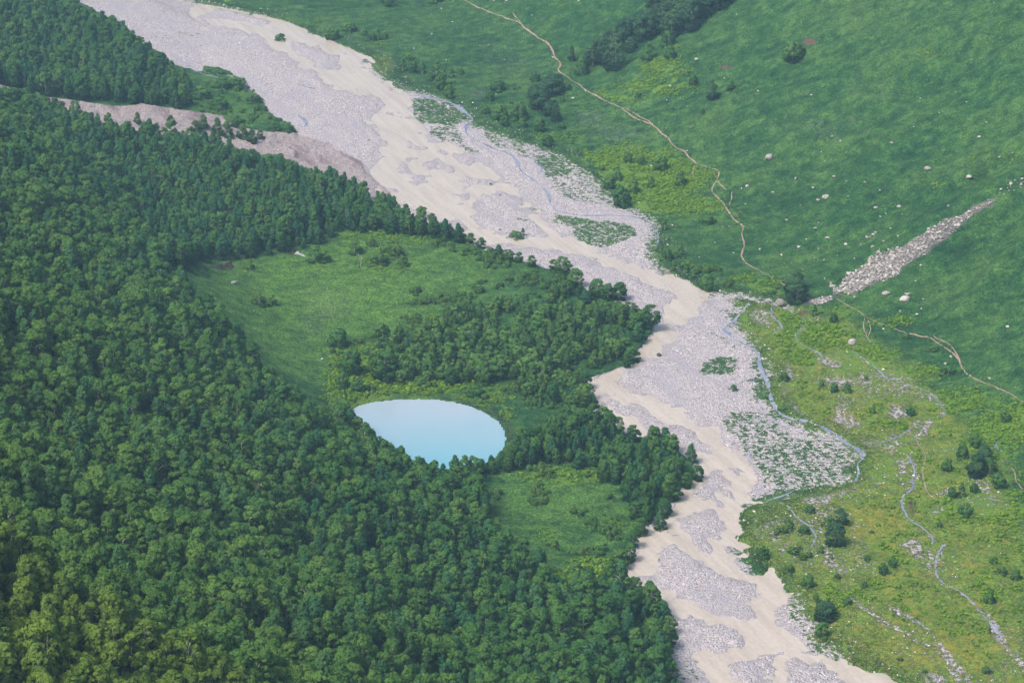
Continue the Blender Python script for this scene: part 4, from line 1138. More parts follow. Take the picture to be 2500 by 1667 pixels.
SPOTS = [  # tile, base x, base y, height, width, kind, label, group
    ('K', 450, 700, 170, 85, 'd2', 'slim pointed dark tree standing alone beside the foot of the slope grove', None),
    ('K', 560, 850, 160, 150, 's0', 'dark rounded bush at the lower tip of the slope grove', None),
    ('K', 1330, 690, 190, 160, 's2', 'pointed grey-green bush standing clear below the slope grove', None),
    ('K', 1580, 665, 110, 130, 's0', 'low rounded bush at the upper end of the yellow herb strip', None),
    ('K', 2060, 1130, 200, 140, 'd0', 'largest dark oval bush of three on the open slope', None),
    ('K', 1840, 985, 115, 85, 's1', 'smaller dark bush beside the large oval bush on the open slope', 'small bushes beside the large oval bush'),
    ('K', 2270, 1040, 105, 90, 's1', 'smaller dark bush beside the large oval bush on the open slope', 'small bushes beside the large oval bush'),
    ('K', 1950, 1310, 60, 50, 's0', 'tiny lone bush in the grass above the path', None),
    ('K', 1210, 1115, 55, 80, 's0', 'low dark bush close above the path by the yellow herbs', None),
    ('C', 875, 380, 105, 110, 's1', 'lone dark bush below a bare red soil scar high on the slope', None),
    ('C', 925, 345, 50, 60, 's0', 'small bush against the red soil scar', None),
    ('F', 330, 450, 115, 115, 's0', 'round dense bush on the river bank where the cut bank begins', None),
    ('F', 900, 535, 150, 130, 'd1', 'large dark tree beside the path above the big river boulder', None),
    ('F', 885, 470, 120, 130, 'd0', 'tree crowding behind the large dark tree above the big river boulder', None),
    ('F', 1015, 625, 80, 50, 's2', 'slim bush below the loose stones of the scree foot', None),
    ('F', 1135, 670, 70, 55, 's1', 'dark round bush among yellow herbs below the scree', None),
    ('F', 330, 32, 45, 110, 's0', 'broad low bush beside the path near the rider', None),
    ('F', 820, 1040, 60, 75, 's0', 'low bush at the edge of the side stream', None),
    ('H', 1150, 680, 135, 115, 'd1', 'large dense lone tree of a pair in the flowery meadow', None),
    ('H', 1185, 555, 100, 85, 'd0', 'upright tree behind the large lone tree in the flowery meadow', None),
    ('H', 1110, 575, 85, 100, 's0', 'looser bush behind the large lone tree in the flowery meadow', None),
    ('H', 690, 765, 80, 90, 's0', 'bush on the grassy tongue where the river bends', None),
    ('H', 1085, 1155, 110, 130, 'd1', 'dark domed bush on the cut bank beside a paler one', None),
    ('H', 1065, 1265, 105, 110, 's0', 'paler loose bush next to the dark domed bush on the cut bank', None),
    ('H', 975, 950, 90, 95, 's0', 'grey-green bush on the bank below the dry gravel run', None),
    ('H', 1980, 500, 95, 95, 's1', 'round bush alone in the tall herbs near the small stream', None),
    ('E', 2060, 700, 140, 120, 'b7', 'leaning tree reaching out over the river from the wood', None),
    ('E', 155, 1005, 160, 130, 's1', 'large dark bush in bright herbs above the lake', None),
    ('E', 365, 1035, 180, 150, 'b2', 'multi-stemmed birch at the corner of the lake wood', None),
    ('E', 505, 1022, 100, 110, 's0', 'rounded bush next to the multi-stemmed birch by the lake wood', None),
    ('E', 345, 770, 90, 80, 's1', 'dark bush at the meadow edge of the lake wood', None),
    ('E', 70, 822, 100, 120, 's0', 'broad bush alone in the marsh meadow', None),
    ('E', 940, 1132, 55, 110, 's0', 'flat spreading bush close above the lake shore', None),
    ('E', 120, 1190, 80, 50, 's2', 'slim sapling by the far corner of the lake', None),
    ('B', 1555, 0, 10, 10, 's0', None, None),
    ('B', 1200, 1500, 45, 90, 's0', 'low willow bush on a gravel bar in mid river', None),
    ('B', 1245, 1488, 45, 30, 's2', 'small upright willow beside the low bush on the gravel bar', None),
    ('B', 2125, 1088, 88, 78, 's1', 'dark round bush beside a grey boulder among yellow herbs', None),
    ('B', 1870, 1305, 125, 95, 's1', 'tall bush where the herb bank meets the gravel', None),
    ('A', 1790, 235, 40, 70, 's0', 'small green bush on a gravel bar in the upper river', None),
    ('D', 2010, 285, 85, 95, 's0', 'dark bush beside the pale marsh pool', None),
    ('A', 630, 170, 60, 60, 'b4', 'pointed tree top standing out at the upper forest edge', None),
]
GROUPS = [  # label, group, category, name, list of (tile, x, y, h, w, kind)
    ('dark bush of the clump along the gravel edge below the path', 'bushes along the upper gravel edge', [('B',480,455,80,50,'s2'),('B',545,465,65,50,'s1'),('B',605,470,80,50,'s2'),('B',697,480,90,60,'s2'),('B',720,570,90,60,'s1'),('B',745,540,100,50,'s2'),('B',790,492,60,40,'s2'),('B',850,475,40,40,'s0'),('B',775,625,75,60,'s1'),('B',660,510,50,60,'s0')]),
    ('tree in the dense clump between path and gravel', 'trees of the clump between path and gravel', [('K',200,1090,170,230,'d1'),('K',250,1010,150,200,'d1'),('K',60,1250,210,190,'d1'),('K',130,1260,190,160,'d0'),('K',270,1390,190,120,'d2'),('K',190,1330,150,140,'d0'),('K',300,1050,130,130,'d0'),('K',20,1130,150,150,'d0')]),
    ('bush scattered round the dense clump between path and gravel', 'bushes round the clump between path and gravel', [('K',80,1510,150,110,'s1'),('K',390,1035,100,90,'s1'),('K',30,930,80,120,'s0'),('K',340,1475,50,90,'s0'),('B',1090,575,60,95,'s0'),('B',1100,760,90,85,'s1'),('B',1225,760,100,100,'s0'),('B',1010,725,40,65,'s0'),('B',1035,640,50,60,'s0'),('B',1240,810,50,60,'s0'),('B',1130,800,60,50,'s1'),('B',1400,930,70,60,'s1')]),
    ('bush in the yellow-green herb bank below the path', 'bushes in the herb bank', [('B',1590,990,50,40,'s2'),('B',2000,1040,40,60,'s0'),('B',1800,1200,80,70,'s1'),('B',1920,1040,60,50,'s1'),('B',1950,1230,80,70,'s0'),('B',2250,1180,75,70,'s0'),('B',2065,1200,70,50,'s2'),('B',1850,1150,60,60,'s0'),('B',2150,1465,70,40,'s2')]),
    ('bush on the grassy bank above the upper river', 'bushes above the upper river', [('B',45,245,60,60,'s1'),('B',20,220,45,45,'s1'),('B',140,200,50,85,'s0'),('B',320,255,65,50,'s2'),('B',365,250,40,40,'s0'),('B',285,255,40,60,'s0'),('B',385,40,65,70,'s1'),('B',230,225,35,50,'s0'),('A',2110,240,60,60,'s1'),('A',2240,200,40,70,'s0'),('B',690,15,45,90,'s0'),('B',515,380,30,60,'s0')]),
    ('one of two round bushes at the bend of the gravel bank', 'pair of bushes at the gravel bend', [('F',75,272,85,85,'s0'),('F',155,252,85,80,'s0')]),
    ('bush scattered over the meadow between the small streams', 'bushes between the small streams', [('F',1060,1080,45,40,'s0'),('F',1140,1112,70,60,'s1'),('F',1225,1118,70,65,'s0'),('F',1390,1252,70,45,'s2'),('F',1625,1262,70,65,'s1'),('F',855,872,30,45,'s0'),('F',1340,1037,30,35,'s0'),('F',500,1095,40,60,'s0')]),
    ('bush in the flowery meadow beside the river', 'bushes of the flowery meadow', [('H',1025,1042,60,40,'s1'),('H',1225,1062,60,65,'s0'),('H',1450,872,90,65,'s1'),('H',1515,822,70,60,'s1'),('H',1350,782,40,60,'s0'),('H',1330,957,50,60,'s0'),('H',1380,612,25,35,'s0'),('H',2110,1502,60,60,'s1'),('H',1695,972,50,22,'s2'),('H',990,480,60,80,'s0'),('H',950,610,60,90,'s0'),('H',2130,1250,60,32,'s2'),('H',1560,1420,30,50,'s0'),('H',1160,900,40,50,'s0'),('H',1720,1500,30,40,'s0')]),
    ('tree in the thicket by the small streams under the slope', 'trees of the streamside thicket', [('H',1860,212,95,75,'s1'),('H',1960,132,110,95,'s0'),('H',2040,242,130,110,'d1'),('H',2130,232,120,110,'s0'),('H',2185,312,100,105,'s1'),('H',2040,62,100,80,'s1'),('H',2100,152,100,95,'d0'),('H',1890,382,80,65,'s1'),('H',1950,372,105,75,'s2'),('H',2030,350,70,60,'s1'),('F',2230,1300,95,75,'s1')]),
    ('bush among tall herbs at the foot of the slope', 'bushes in the tall herbs', [('H',2130,1052,100,75,'s0'),('H',1810,577,55,40,'s1'),('H',2210,870,60,80,'s0'),('H',2300,900,70,80,'s0'),('H',2160,800,50,70,'s0'),('F',1870,1000,60,110,'s0'),('F',1600,772,40,65,'s0'),('F',1780,850,40,80,'s0')]),
    ('bush standing in the herbs above the lake', 'bushes above the lake', [('E',95,1082,90,65,'s1'),('E',195,1112,80,75,'s1'),('E',650,1002,90,95,'s0'),('E',770,1034,80,100,'s0'),('E',600,1070,40,60,'s0'),('E',850,1050,60,80,'s0'),('E',1000,1060,60,80,'s0')]),
    ('loose pale bush in the marsh meadow', 'pale bushes of the marsh meadow', [('E',175,232,70,85,'s0'),('E',390,222,70,90,'s0'),('E',280,182,50,60,'s0'),('E',330,300,70,110,'s0'),('E',440,255,80,90,'s0'),('E',480,310,60,70,'s0'),('D',1650,562,70,90,'s0'),('D',1730,560,50,70,'s0'),('D',1590,330,50,60,'s0'),('D',2070,285,60,80,'s0'),('E',560,480,40,80,'s0')]),
    ('bush on the green tongue below the upper forest', 'bushes on the green tongue', [('A',1555,560,60,60,'s2'),('A',1500,560,60,90,'s0'),('A',1420,560,60,100,'s0'),('A',1620,650,50,90,'s0'),('A',1400,690,60,110,'s0'),('A',1280,620,60,120,'s0'),('A',1840,840,50,70,'s0'),('A',1750,830,50,80,'s0'),('A',1520,800,40,70,'s0'),('A',1390,470,30,80,'s0'),('A',1320,465,25,60,'s0')]),
    ('young birch standing loose on the brown debris fan', 'young birches on the debris fan', [('A',880,800,70,50,'b5'),('A',1090,800,60,60,'b5'),('A',1300,830,80,70,'b5'),('A',1390,850,90,70,'b5'),('A',1450,880,90,80,'b5'),('A',1550,890,90,80,'b5'),('A',1610,920,80,70,'b5'),('A',1500,820,50,60,'b5'),('A',1660,880,60,50,'b5'),('A',1250,850,70,70,'b5')]),
]
def place_spot(tl, x, y_, h, w, kk, lab, grp, tint=0.0):
    X_, Y_, mpp = at_px(tl, x, y_)
    H, Wd = KIND[kk][2], KIND[kk][3]
    fl = .8 if (tl in 'HF' and kk[0] == 's') else 1.0
    hm = h * mpp / cp * 1.02 * fl; wm = w * mpp * fl
    wf = (wm / Wd) / (hm / H)
    nm = 'shrub' if kk[0] == 's' else 'birch_tree' if kk[0] == 'b' else 'broadleaf_tree'
    return plant(nm, kk, X_, Y_, hm, min(1.9, max(.6, wf)), rr.random() * 6.28, lab, 'shrub' if kk[0] == 's' else 'tree', grp, tint)
for g_ in GROVE:
    w_ = KIND[g_[4]][4] if g_[4][0] == 'd' else 'small rounded bush'
    place_spot('K', g_[0], g_[1], g_[2], g_[3], g_[4], f'{w_} in the dense grove high on the green slope', 'plants of the slope grove, ' + w_)
for s_ in SPOTS:
    if s_[6]: place_spot(*s_)
for lab, grp, lst in GROUPS:
    many = len({q[5][0] for q in lst}) > 1
    for q in lst:
        l2 = lab
        if many and q[5][0] == 's' and lab.startswith('tree'): l2 = 'leafy bush' + lab[4:]
        place_spot(*q, l2, grp if l2 == lab else grp + ', bushes', .3 if 'debris' in lab else .25 if 'pale' in lab else 0.0)

# trees lining the river edge of the woods, told apart against the pale gravel
edge = [('E',1940,900),('E',1900,860),('E',1980,780),('E',1930,640),('E',1860,520),('E',1790,520),('E',1720,500),('E',1640,560),('E',1500,360),('E',1440,340),('E',1300,310),('E',1220,290),('E',1090,240),('E',1150,280),
        ('E',980,190),('E',910,165),('E',840,130),('E',780,110),('E',720,110),('E',660,110),('E',1580,440),('E',1960,720),('E',1690,1200),('E',1760,1300),('E',1850,1380),('E',1950,1430),('E',2080,1440),('E',2150,1440),('E',2190,1480),('E',1660,1150),('E',1640,1080),
        ('H',110,120),('H',230,140),('H',270,250),('H',200,300),('H',120,380),('H',60,480),('H',30,560),('G',2000,600),('G',1950,680),('G',1930,760),('G',1860,800),('H',60,1150),('H',90,1230),('H',80,1320),('H',70,1400),('H',90,1500),('G',1860,900),('G',1800,920),('G',2050,1050),('G',2120,1120),('G',1960,990)]
for i, (tl, x, y_) in enumerate(edge):
    kk = ['b1', 'b0', 'b4', 'b2', 'b3'][i % 5]
    small = tl == 'E' and x < 1500 and y_ < 400
    place_spot(tl, x, y_, rr.uniform(85, 115) * (.62 if small else 1) * (1.15 if tl == 'H' or tl == 'G' else 1), rr.uniform(70, 100) * (.7 if small else 1), kk,
               f'{KIND[kk][4]} on the river edge of the lake woods', 'trees on the river edge, ' + KIND[kk][4])

for i, (x, y_) in enumerate([(768,962),(778,972),(790,965),(806,985),(822,1003),(838,1018),(852,1034),(868,1046),(884,1060),(898,1070),(914,1080),(930,1090),(952,1096),(974,1098),(996,1100),(1018,1098),(1038,1101),(1058,1097),(1080,1095),(1104,1090),(1128,1082),(1152,1070),(1170,1056),(1184,1038)]):
    kk = ['b0', 'b2', 'b1', 'b4', 'b6', 'b5'][i % 6] if i < 10 else ['b4', 'b5', 'b1', 'b5'][i % 4]
    place_spot('W', x, y_, rr.uniform(36, 46) * (1.1 if i < 10 else .9), rr.uniform(28, 36) * (1 if i < 10 else .75), kk, f'{KIND[kk][4]} on the wooded shore of the lake', 'lake shore trees, ' + KIND[kk][4])
forest_stuff('forest', ('slope', 'upper', 'middle', 'lakeside', 'lakewood'), 'dense green birch forest covering the hillside and valley edge')

for i, (tl, x, y_, h, lab) in enumerate([('E',1110,520,60,'thin in the scrub between the meadow and the river'),('E',1000,610,50,'short in the scrub above the lake wood'),('E',210,315,40,'lone in the open marsh meadow'),('E',1400,840,70,'pale-stemmed inside the lake wood'),
        ('E',1155,770,60,'leaning over the canopy of the lake wood'),('D',45,580,80,'pale among crowns on the upper steep hillside'),('D',730,1080,70,'grey between two crowns of the steep hillside'),('D',2300,310,40,'slim by the pale marsh pool'),('G',1860,1050,120,'tall white-stemmed at the river corner of the slope wood'),('G',1800,1110,110,'leaning at the river corner of the slope wood'),
        ('G',880,1200,80,'pale in the hillside forest below the lake'),('G',640,890,70,'reddish-grey in the hillside forest near the lake'),('I',460,1190,90,'bleached on the near spur'),('I',120,1330,100,'forked on the near spur')]):
    X_, Y_, mpp = at_px(tl, x, y_)
    o = new_obj('dead_tree', KIND[['b7', 'b2', 'b3'][i % 3]][1]); o.location = (X_, Y_, float(gz(X_, Y_)))
    h_ = max(h * mpp / cp, 3.0) * (1.5 if tl in 'DGI' else 1.0); o.scale = (h_ / 7,) * 3; o.rotation_euler = (rr.uniform(-.2, .2), rr.uniform(-.2, .2), rr.random() * 6.28)
    tag(o, 'bare dead birch, ' + lab, 'tree')

# low scrub and saplings
def scrub_pts(poly, n, seed, dens=-.05):
    r = np.random.default_rng(seed)
    lo, hi = poly.min(0), poly.max(0)
    X = r.uniform(lo[0], hi[0], n); Y = r.uniform(lo[1], hi[1], n)
    kp = (sdf_pts(poly, X, Y, 3.0) < 0) & (fbm(X / 9., Y / 9., 3, seed) > dens) & (field(d_lake, X, Y) > 1.5) & (field(d_wat, X, Y) > 1)
    return np.column_stack([X[kp], Y[kp]])
sp_ = np.concatenate([
    scrub_pts(wpoly('E', [(400,640),(600,480),(900,480),(1000,300),(1040,210),(1250,260),(1520,340),(1560,440),(1500,600),(1300,640),(1000,640),(800,700),(600,720)]), 1500, 1, .0),
    scrub_pts(wpoly('E', [(0,830),(130,760),(300,750),(700,700),(900,1000),(1300,1060),(1500,1130),(1650,1160),(1500,1250),(1180,1300),(1000,1180),(700,1130),(300,1140),(100,1200)]), 1000, 2, .05),
    scrub_pts(wpoly('G', [(1000,330),(1150,200),(1400,180),(1700,250),(1850,430),(1960,560),(1930,740),(1600,760),(1350,680),(1150,500)]), 900, 3, .10),
    scrub_pts(wpoly('E', [(600,90),(860,130),(1050,230),(1000,300),(800,230),(550,140)]), 260, 4, .0),
    scrub_pts(wpoly('A', [(1150,500),(1560,530),(1660,640),(1860,820),(1640,830),(1400,740),(1150,690)]), 330, 5, .02),
    scrub_pts(wpoly('B', [(900,470),(1500,520),(1700,1000),(1900,1250),(1800,1250),(1500,1000),(1150,800),(800,620)]), 400, 6, .12),
    scrub_pts(wpoly('F', [(0,300),(250,300),(800,450),(760,500),(350,450),(200,390)]), 200, 7, .05),
    scrub_pts(wpoly('H', [(600,620),(900,520),(1250,560),(1000,1000),(850,880),(650,760)]), 160, 8, .1)])
ns_ = len(sp_); r_ = np.random.default_rng(5)
hh = .55 + .9 * r_.random(ns_) ** 2
pick = r_.integers(0, 3, ns_)
stuff('scrub', np.column_stack([sp_, gz(sp_[:, 0], sp_[:, 1]) - .1]), pick, np.column_stack([hh * .75, hh * .75, hh * .6]) * .75, np.column_stack([np.zeros(ns_), np.zeros(ns_), r_.random(ns_) * 6.28]),
      .35 * r_.random(ns_), None, 'low green scrub and saplings scattered over the meadows', 'scrub', [lender('s0'), lender('s1'), lender('s2')])

# tall herbs: three plants stand as things, the mass follows them
HP = [('F', 1010, 790, 'bright yellow-green herb clump in the thickest herb patch by the small stream'), ('F', 2250, 1350, 'bright yellow-green herb clump in the herb slope beside the thicket'), ('E', 560, 1085, 'bright yellow-green herb clump on the shore above the lake')]
herb_obs = []
for (tl, x, y_, lab), me in zip(HP, HERBS):
    X_, Y_, mpp = at_px(tl, x, y_)
    o = new_obj('tall_herb', me); o.location = (X_, Y_, float(gz(X_, Y_)) - .03); o.scale = (1.3, 1.3, 1.3); o['tint'] = .3
    tag(o, lab, 'plant'); herb_obs.append([o])
nH = 520000
r_ = np.random.default_rng(9)
X = r_.uniform(-170, 260, nH); Y = r_.uniform(600, 1260, nH)
hv = field(herb, X, Y); q = fbm(X / 2.4, Y / 2.4, 3, 19) + .5 * fbm(X / 9., Y / 9., 2, 29)
kp = (hv > .08) & ((q + .95 * hv > .55) | ((hv > .35) & (r_.random(nH) < .045))) & (field(bed, X, Y) < .3) & (field(d_lake, X, Y) > 1.0) & (field(patch, X, Y) < .3) & (r_.random(nH) < .75)
X, Y, hv = X[kp], Y[kp], hv[kp]
print('HERBS', len(X))
n_ = len(X); s_ = (.42 + .9 * r_.random(n_) ** 1.8) * (.72 + .45 * hv)
stuff('meadow_herbs', np.column_stack([X, Y, gz(X, Y) - .05]), r_.integers(0, 3, n_), np.column_stack([s_, s_, s_ * .9]), np.column_stack([np.zeros(n_), np.zeros(n_), r_.random(n_) * 6.28]),
      np.clip(.1 * r_.random(n_) + .12 * hv, 0, 1), None, 'yellow-green tall herbs covering the damp meadow and banks', 'herbs', herb_obs)

# ------------------------------------------------------------------ boulders, scree, cobbles
def boulder_mesh(name, seed, mat, sub=2, flat=.7, rough=.28):
    bm = bmesh.new(); bmesh.ops.create_icosphere(bm, subdivisions=sub, radius=.5)
    r = random.Random(seed)
    planes = [(Vector((r.gauss(0, 1), r.gauss(0, 1), r.gauss(0, .8))).normalized(), r.uniform(.30, .44)) for _ in range(9)]
    for v in bm.verts:
        for n_, d_ in planes:
            e = v.co.dot(n_) - d_
            if e > 0: v.co -= n_ * e * .9
        v.co *= 1 + r.uniform(-.06, .06)
        v.co.z *= flat; v.co.x *= 1 + rough * .4
    me = bpy.data.meshes.new(name); bm.to_mesh(me); bm.free(); me.materials.append(M[mat])
    return me
BOUL = [boulder_mesh('boulder_shape', 100 + i, 'rock', 2, .62 + .1 * (i % 3)) for i in range(6)]
BPALE = [boulder_mesh('pale_boulder_shape', 120 + i, 'rock_pale', 2, .6) for i in range(3)]
BDARK = [boulder_mesh('dark_boulder_shape', 130 + i, 'rock_dark', 2, .5) for i in range(2)]
STONE = [boulder_mesh('stone_shape', 140 + i, 'rock', 1, .62) for i in range(6)]
COBB = [boulder_mesh('cobble_shape', 150 + i, 'cobble', 1, .55) for i in range(4)]

def boulder(tile, x, y_, w, shapes, label, group=None, hf=1.0, parent=None, name='boulder', sink=.12):
    X_, Y_, mpp = at_px(tile, x, y_ + w * .22)
    s = w * mpp * (.78 if w < 40 else .95)
    o = new_obj(name, rr.choice(shapes))
    o.location = (X_, Y_, float(gz(X_, Y_)) + s * (.31 * hf - sink)); o.scale = (s * 1.1, s * rr.uniform(.65, 1.0), s * hf * rr.uniform(.75, 1.05))
    o.rotation_euler = (rr.uniform(-.2, .2), rr.uniform(-.2, .2), rr.random() * 6.28)
    tag(o, label, 'boulder', group)
    return o
slopeC = [(262,375,35),(195,450,20),(100,548,34),(655,578,22),(995,604,22),(1280,125,16),(2018,378,18),(1690,627,14),(1985,652,16),(1650,808,16),(2112,778,16),(1130,870,26),(1180,895,24),(1060,970,14),
          (2065,873,30),(1838,957,20),(2195,1000,22),(2278,975,20),(895,1137,38),(1140,1122,30),(588,1185,34),(550,1200,30),(750,1222,28),(1005,1198,24),(1337,1160,30),(1230,1250,20),(1433,1213,22),(1405,1322,34),
          (1555,1312,38),(1868,1312,34),(1435,1380,22),(1043,1420,24),(1020,1454,36),(835,1402,22),(575,1297,16),(656,1077,16),(1775,1197,18),(1097,1515,36),(1215,1555,38),(963,1524,16),(925,1308,14),(1470,1362,14),(1575,1365,14),(1810,716,14)]
for x, y_, w in slopeC:
    boulder('C', x, y_, w, BOUL, 'small grey boulder lying in the grass of the open slope above the path' if w < 26 else 'sizeable grey boulder lying in the grass of the open slope above the path', 'small slope boulders' if w < 26 else 'sizeable slope boulders')
for x, y_, w in [(440,495,14),(72,640,14),(930,143,10),(1675,175,12),(1508,908,24),(1218,970,12),(1080,1028,12),(1220,1156,14),(205,678,12),(226,813,12),(2200,240,12),(2160,17,12),(518,92,12)]:
    boulder('C', x, y_, w, BPALE, 'small bright white stone in the grass of the open slope' if w < 20 else 'brightest white boulder alone on the open slope', 'white slope stones' if w < 20 else None)
boulder('C', 725, 1003, 62, BOUL, 'large grey boulder alone in the open grass above the path fork')
boulder('C', 1735, 1072, 46, BOUL, 'long grey boulder half sunk in the slope above the scree')
boulder('C', 2000, 1125, 40, BOUL, 'grey boulder at the edge of a green herb gully above the scree')
boulder('C', 1085, 1253, 46, BOUL, 'upper boulder of a touching pair on the slope')
boulder('C', 1037, 1272, 34, BOUL, 'lower boulder of a touching pair on the slope')
boulder('C', 200, 963, 18, BPALE, 'pale stone at the edge of the path before its fork')
boulder('F', 793, 535, 62, BOUL, 'big domed grey boulder on the bank beside the large dark tree', hf=1.5)
boulder('F', 722, 524, 24, BOUL, 'small boulder beside the big domed boulder on the bank', hf=1.1)
boulder('F', 1253, 800, 62, BOUL, 'big rounded grey boulder among yellow herbs in the meadow', hf=1.25)
boulder('F', 1590, 523, 66, BOUL, 'largest flat grey boulder on the slope below the scree')
boulder('F', 1608, 486, 46, BOUL, 'flat lichened boulder just above the largest flat boulder')
boulder('F', 1470, 482, 56, BOUL, 'long dark-sided boulder on the slope near the scree foot')
boulder('F', 1708, 519, 24, BPALE, 'pale warm-coloured stone beside the largest flat boulder')
boulder('F', 2245, 695, 34, BPALE, 'white stone standing out on the dark lower slope')
for x, y_, w in [(1695,306,36),(1660,405,20),(1562,600,24),(1670,618,34),(1697,580,20),(1275,507,34),(1455,708,26),(1885,884,22),(1850,930,34),(2132,1025,24),(2010,1092,20)]:
    boulder('F', x, y_, w, BOUL, 'grey boulder in the grass between scree and meadow', 'boulders between scree and meadow')
for x, y_, w in [(915,185,36),(1215,168,36),(665,203,30),(1097,130,34),(1040,200,20),(805,240,24),(1015,263,24),(1310,172,26),(1385,188,28),(1548,118,26),(1455,150,24),(1500,70,22),(1390,110,34),(1405,95,28),(1350,125,34),(1130,440,40),(1120,420,34),(1145,460,30),(1370,125,20),(1430,205,18),(1270,262,18),(1075,270,16),(1160,240,12),(940,330,14),(1080,390,18),(965,140,14),(870,290,18),(380,158,16),(290,105,16),(470,55,16),(430,58,18),(500,225,18),(280,255,14)]:
    boulder('F', x, y_, w, BOUL, 'grey boulder strewn over the grass beside the scree', 'boulders strewn beside the scree')
for x, y_, w in [(2190,550,30),(2163,640,16),(2020,650,14),(797,140,20),(665,216,26),(550,308,16),(755,382,16),(725,55,20),(1140,3,28),(1303,97,16),(2295,963,18),(1437,365,16),(1645,578,20),(1600,5,18),(1060,5,18),(1030,285,18),(972,292,12),(1025,388,10),(1128,380,12),(460,295,12),(1250,215,12),(1075,600,14)]:
    boulder('B', x, y_, w, BPALE if w < 24 else BOUL, 'small pale stone scattered on the grass round the upper path' if w < 24 else 'grey boulder on the grass round the upper path', 'pale stones round the upper path' if w < 24 else 'boulders round the upper path')
boulder('B', 1565, 628, 34, BPALE, 'white boulder in the grass below the upper path', hf=1.1)
boulder('B', 2070, 1055, 34, BOUL, 'grey boulder leaning against the round bush in the herbs')
boulder('D', 1492, 416, 42, BPALE, 'white rock lying in the marsh meadow near the dark pool', hf=.9)
boulder('D', 2055, 905, 32, BPALE, 'pale rock beside a trickle in the meadow above the lake')
boulder('A', 1203, 527, 26, BPALE, 'upright white rock at the end of the upper forest', hf=1.5)
boulder('A', 1192, 580, 16, BPALE, 'small white rock below the upright white rock')
boulder('E', 570, 440, 20, BPALE, 'small white stone lying in the marsh meadow', 'white stones of the marsh meadow')
boulder('E', 627, 461, 14, BPALE, 'small white stone lying in the marsh meadow', 'white stones of the marsh meadow')
boulder('E', 1048, 425, 10, BPALE, 'small white stone lying in the marsh meadow', 'white stones of the marsh meadow')
boulder('E', 2115, 848, 46, BDARK, 'dark rock standing in the river below the gravel point', hf=.8, sink=.0)
boulder('E', 2010, 890, 26, BOUL, 'low pale rock splashed by the river near the dark rock', sink=.0)
for tl, x, y_, w in [('E',2118,368,30),('B',1040,1155,32),('B',968,1180,36),('B',1098,1228,26),('B',1100,1442,30),('A',1280,247,20),('A',1535,352,16),('A',1035,190,18),('A',870,217,18),('A',800,168,14),('A',1860,655,14),('A',1858,553,18),('B',262,884,24),('A',1205,368,14),('A',1218,402,16),('A',1220,436,14),('A',1700,513,18),('A',1090,125,16),('E',2000,418,14),('E',2190,615,14)]:
    boulder(tl, x, y_, w, BDARK, 'dark rock lying on the pale river gravel', 'dark rocks on the river gravel', hf=.6, sink=.05)

# the scree: stones are parts of it
sc_o = new_obj('scree', None)
c0 = scree_w.mean(0); sc_o.location = (float(c0[0]), float(c0[1]), float(gz(*c0)))
tag(sc_o, 'long grey tongue of loose stones running down the green slope to the path', 'scree')
def pts_in(poly, n, seed):
    r = np.random.default_rng(seed); lo, hi = poly.min(0), poly.max(0)
    X = r.uniform(lo[0], hi[0], n); Y = r.uniform(lo[1], hi[1], n); k_ = sdf_pts(poly, X, Y, 3.) < 0
    return np.column_stack([X[k_], Y[k_]])
def grid_in(poly, step, seed, grow=0.0):
    lo, hi = poly.min(0) - grow, poly.max(0) + grow
    X, Y = scatter(lo[0], hi[0], lo[1], hi[1], step, seed, .5); k_ = sdf_pts(poly, X, Y, 6.) + 3.2 * fbm(X / 4., Y / 4., 3, 14) < grow
    return np.column_stack([X[k_], Y[k_]])
sp1 = np.concatenate([grid_in(scree_w, .66, 1, .3), grid_in(scree_low_w, .7, 2), grid_in(scree_top_w, 1.6, 3)])
up_ = right_s(sp1[:, 0], sp1[:, 1])
sp1 = sp1[(np.random.default_rng(3).random(len(sp1)) < np.clip(1.25 - (up_ - 45) / 55.0, .12, 1))]
r_ = np.random.default_rng(4)
szs = .62 + .75 * r_.random(len(sp1)) ** 2.2 + .7 * (r_.random(len(sp1)) > .965)
od = np.argsort(-szs)
print('SCREE', len(sp1))
base = np.array(sc_o.location)
for i in od[:300]:
    x_, y_ = sp1[i]; s = float(szs[i])
    o = new_obj('stone', STONE[i % 6], sc_o)
    o.location = (x_ - base[0], y_ - base[1], float(gz(x_, y_)) + s * .28 - base[2]); o.scale = (s * 1.1, s, s); o.rotation_euler = (rr.uniform(-.5, .5), rr.uniform(-.5, .5), rr.random() * 6.28)
# the smaller stones, joined
tv = [np.array([v.co[:] for v in me.vertices]) for me in STONE]; tf = [np.array([p.vertices[:] for p in me.polygons]) for me in STONE]
Vs, Fs, off = [], [], 0
for i in od[300:]:
    x_, y_ = sp1[i]; s = float(szs[i]); a = r_.random() * 6.28
    ca, sa = math.cos(a), math.sin(a)
    v = tv[i % 6] * s * 1.1
    v = np.column_stack([v[:, 0] * ca - v[:, 1] * sa + x_ - base[0], v[:, 0] * sa + v[:, 1] * ca + y_ - base[1], v[:, 2] + float(gz(x_, y_)) + s * .24 - base[2]])
    Vs.append(v); Fs.append(tf[i % 6] + off); off += len(v)
o = new_obj('small_stones', mesh_np('small_stones', np.concatenate(Vs), np.concatenate(Fs), M['rock']), sc_o); o['kind'] = 'stuff'

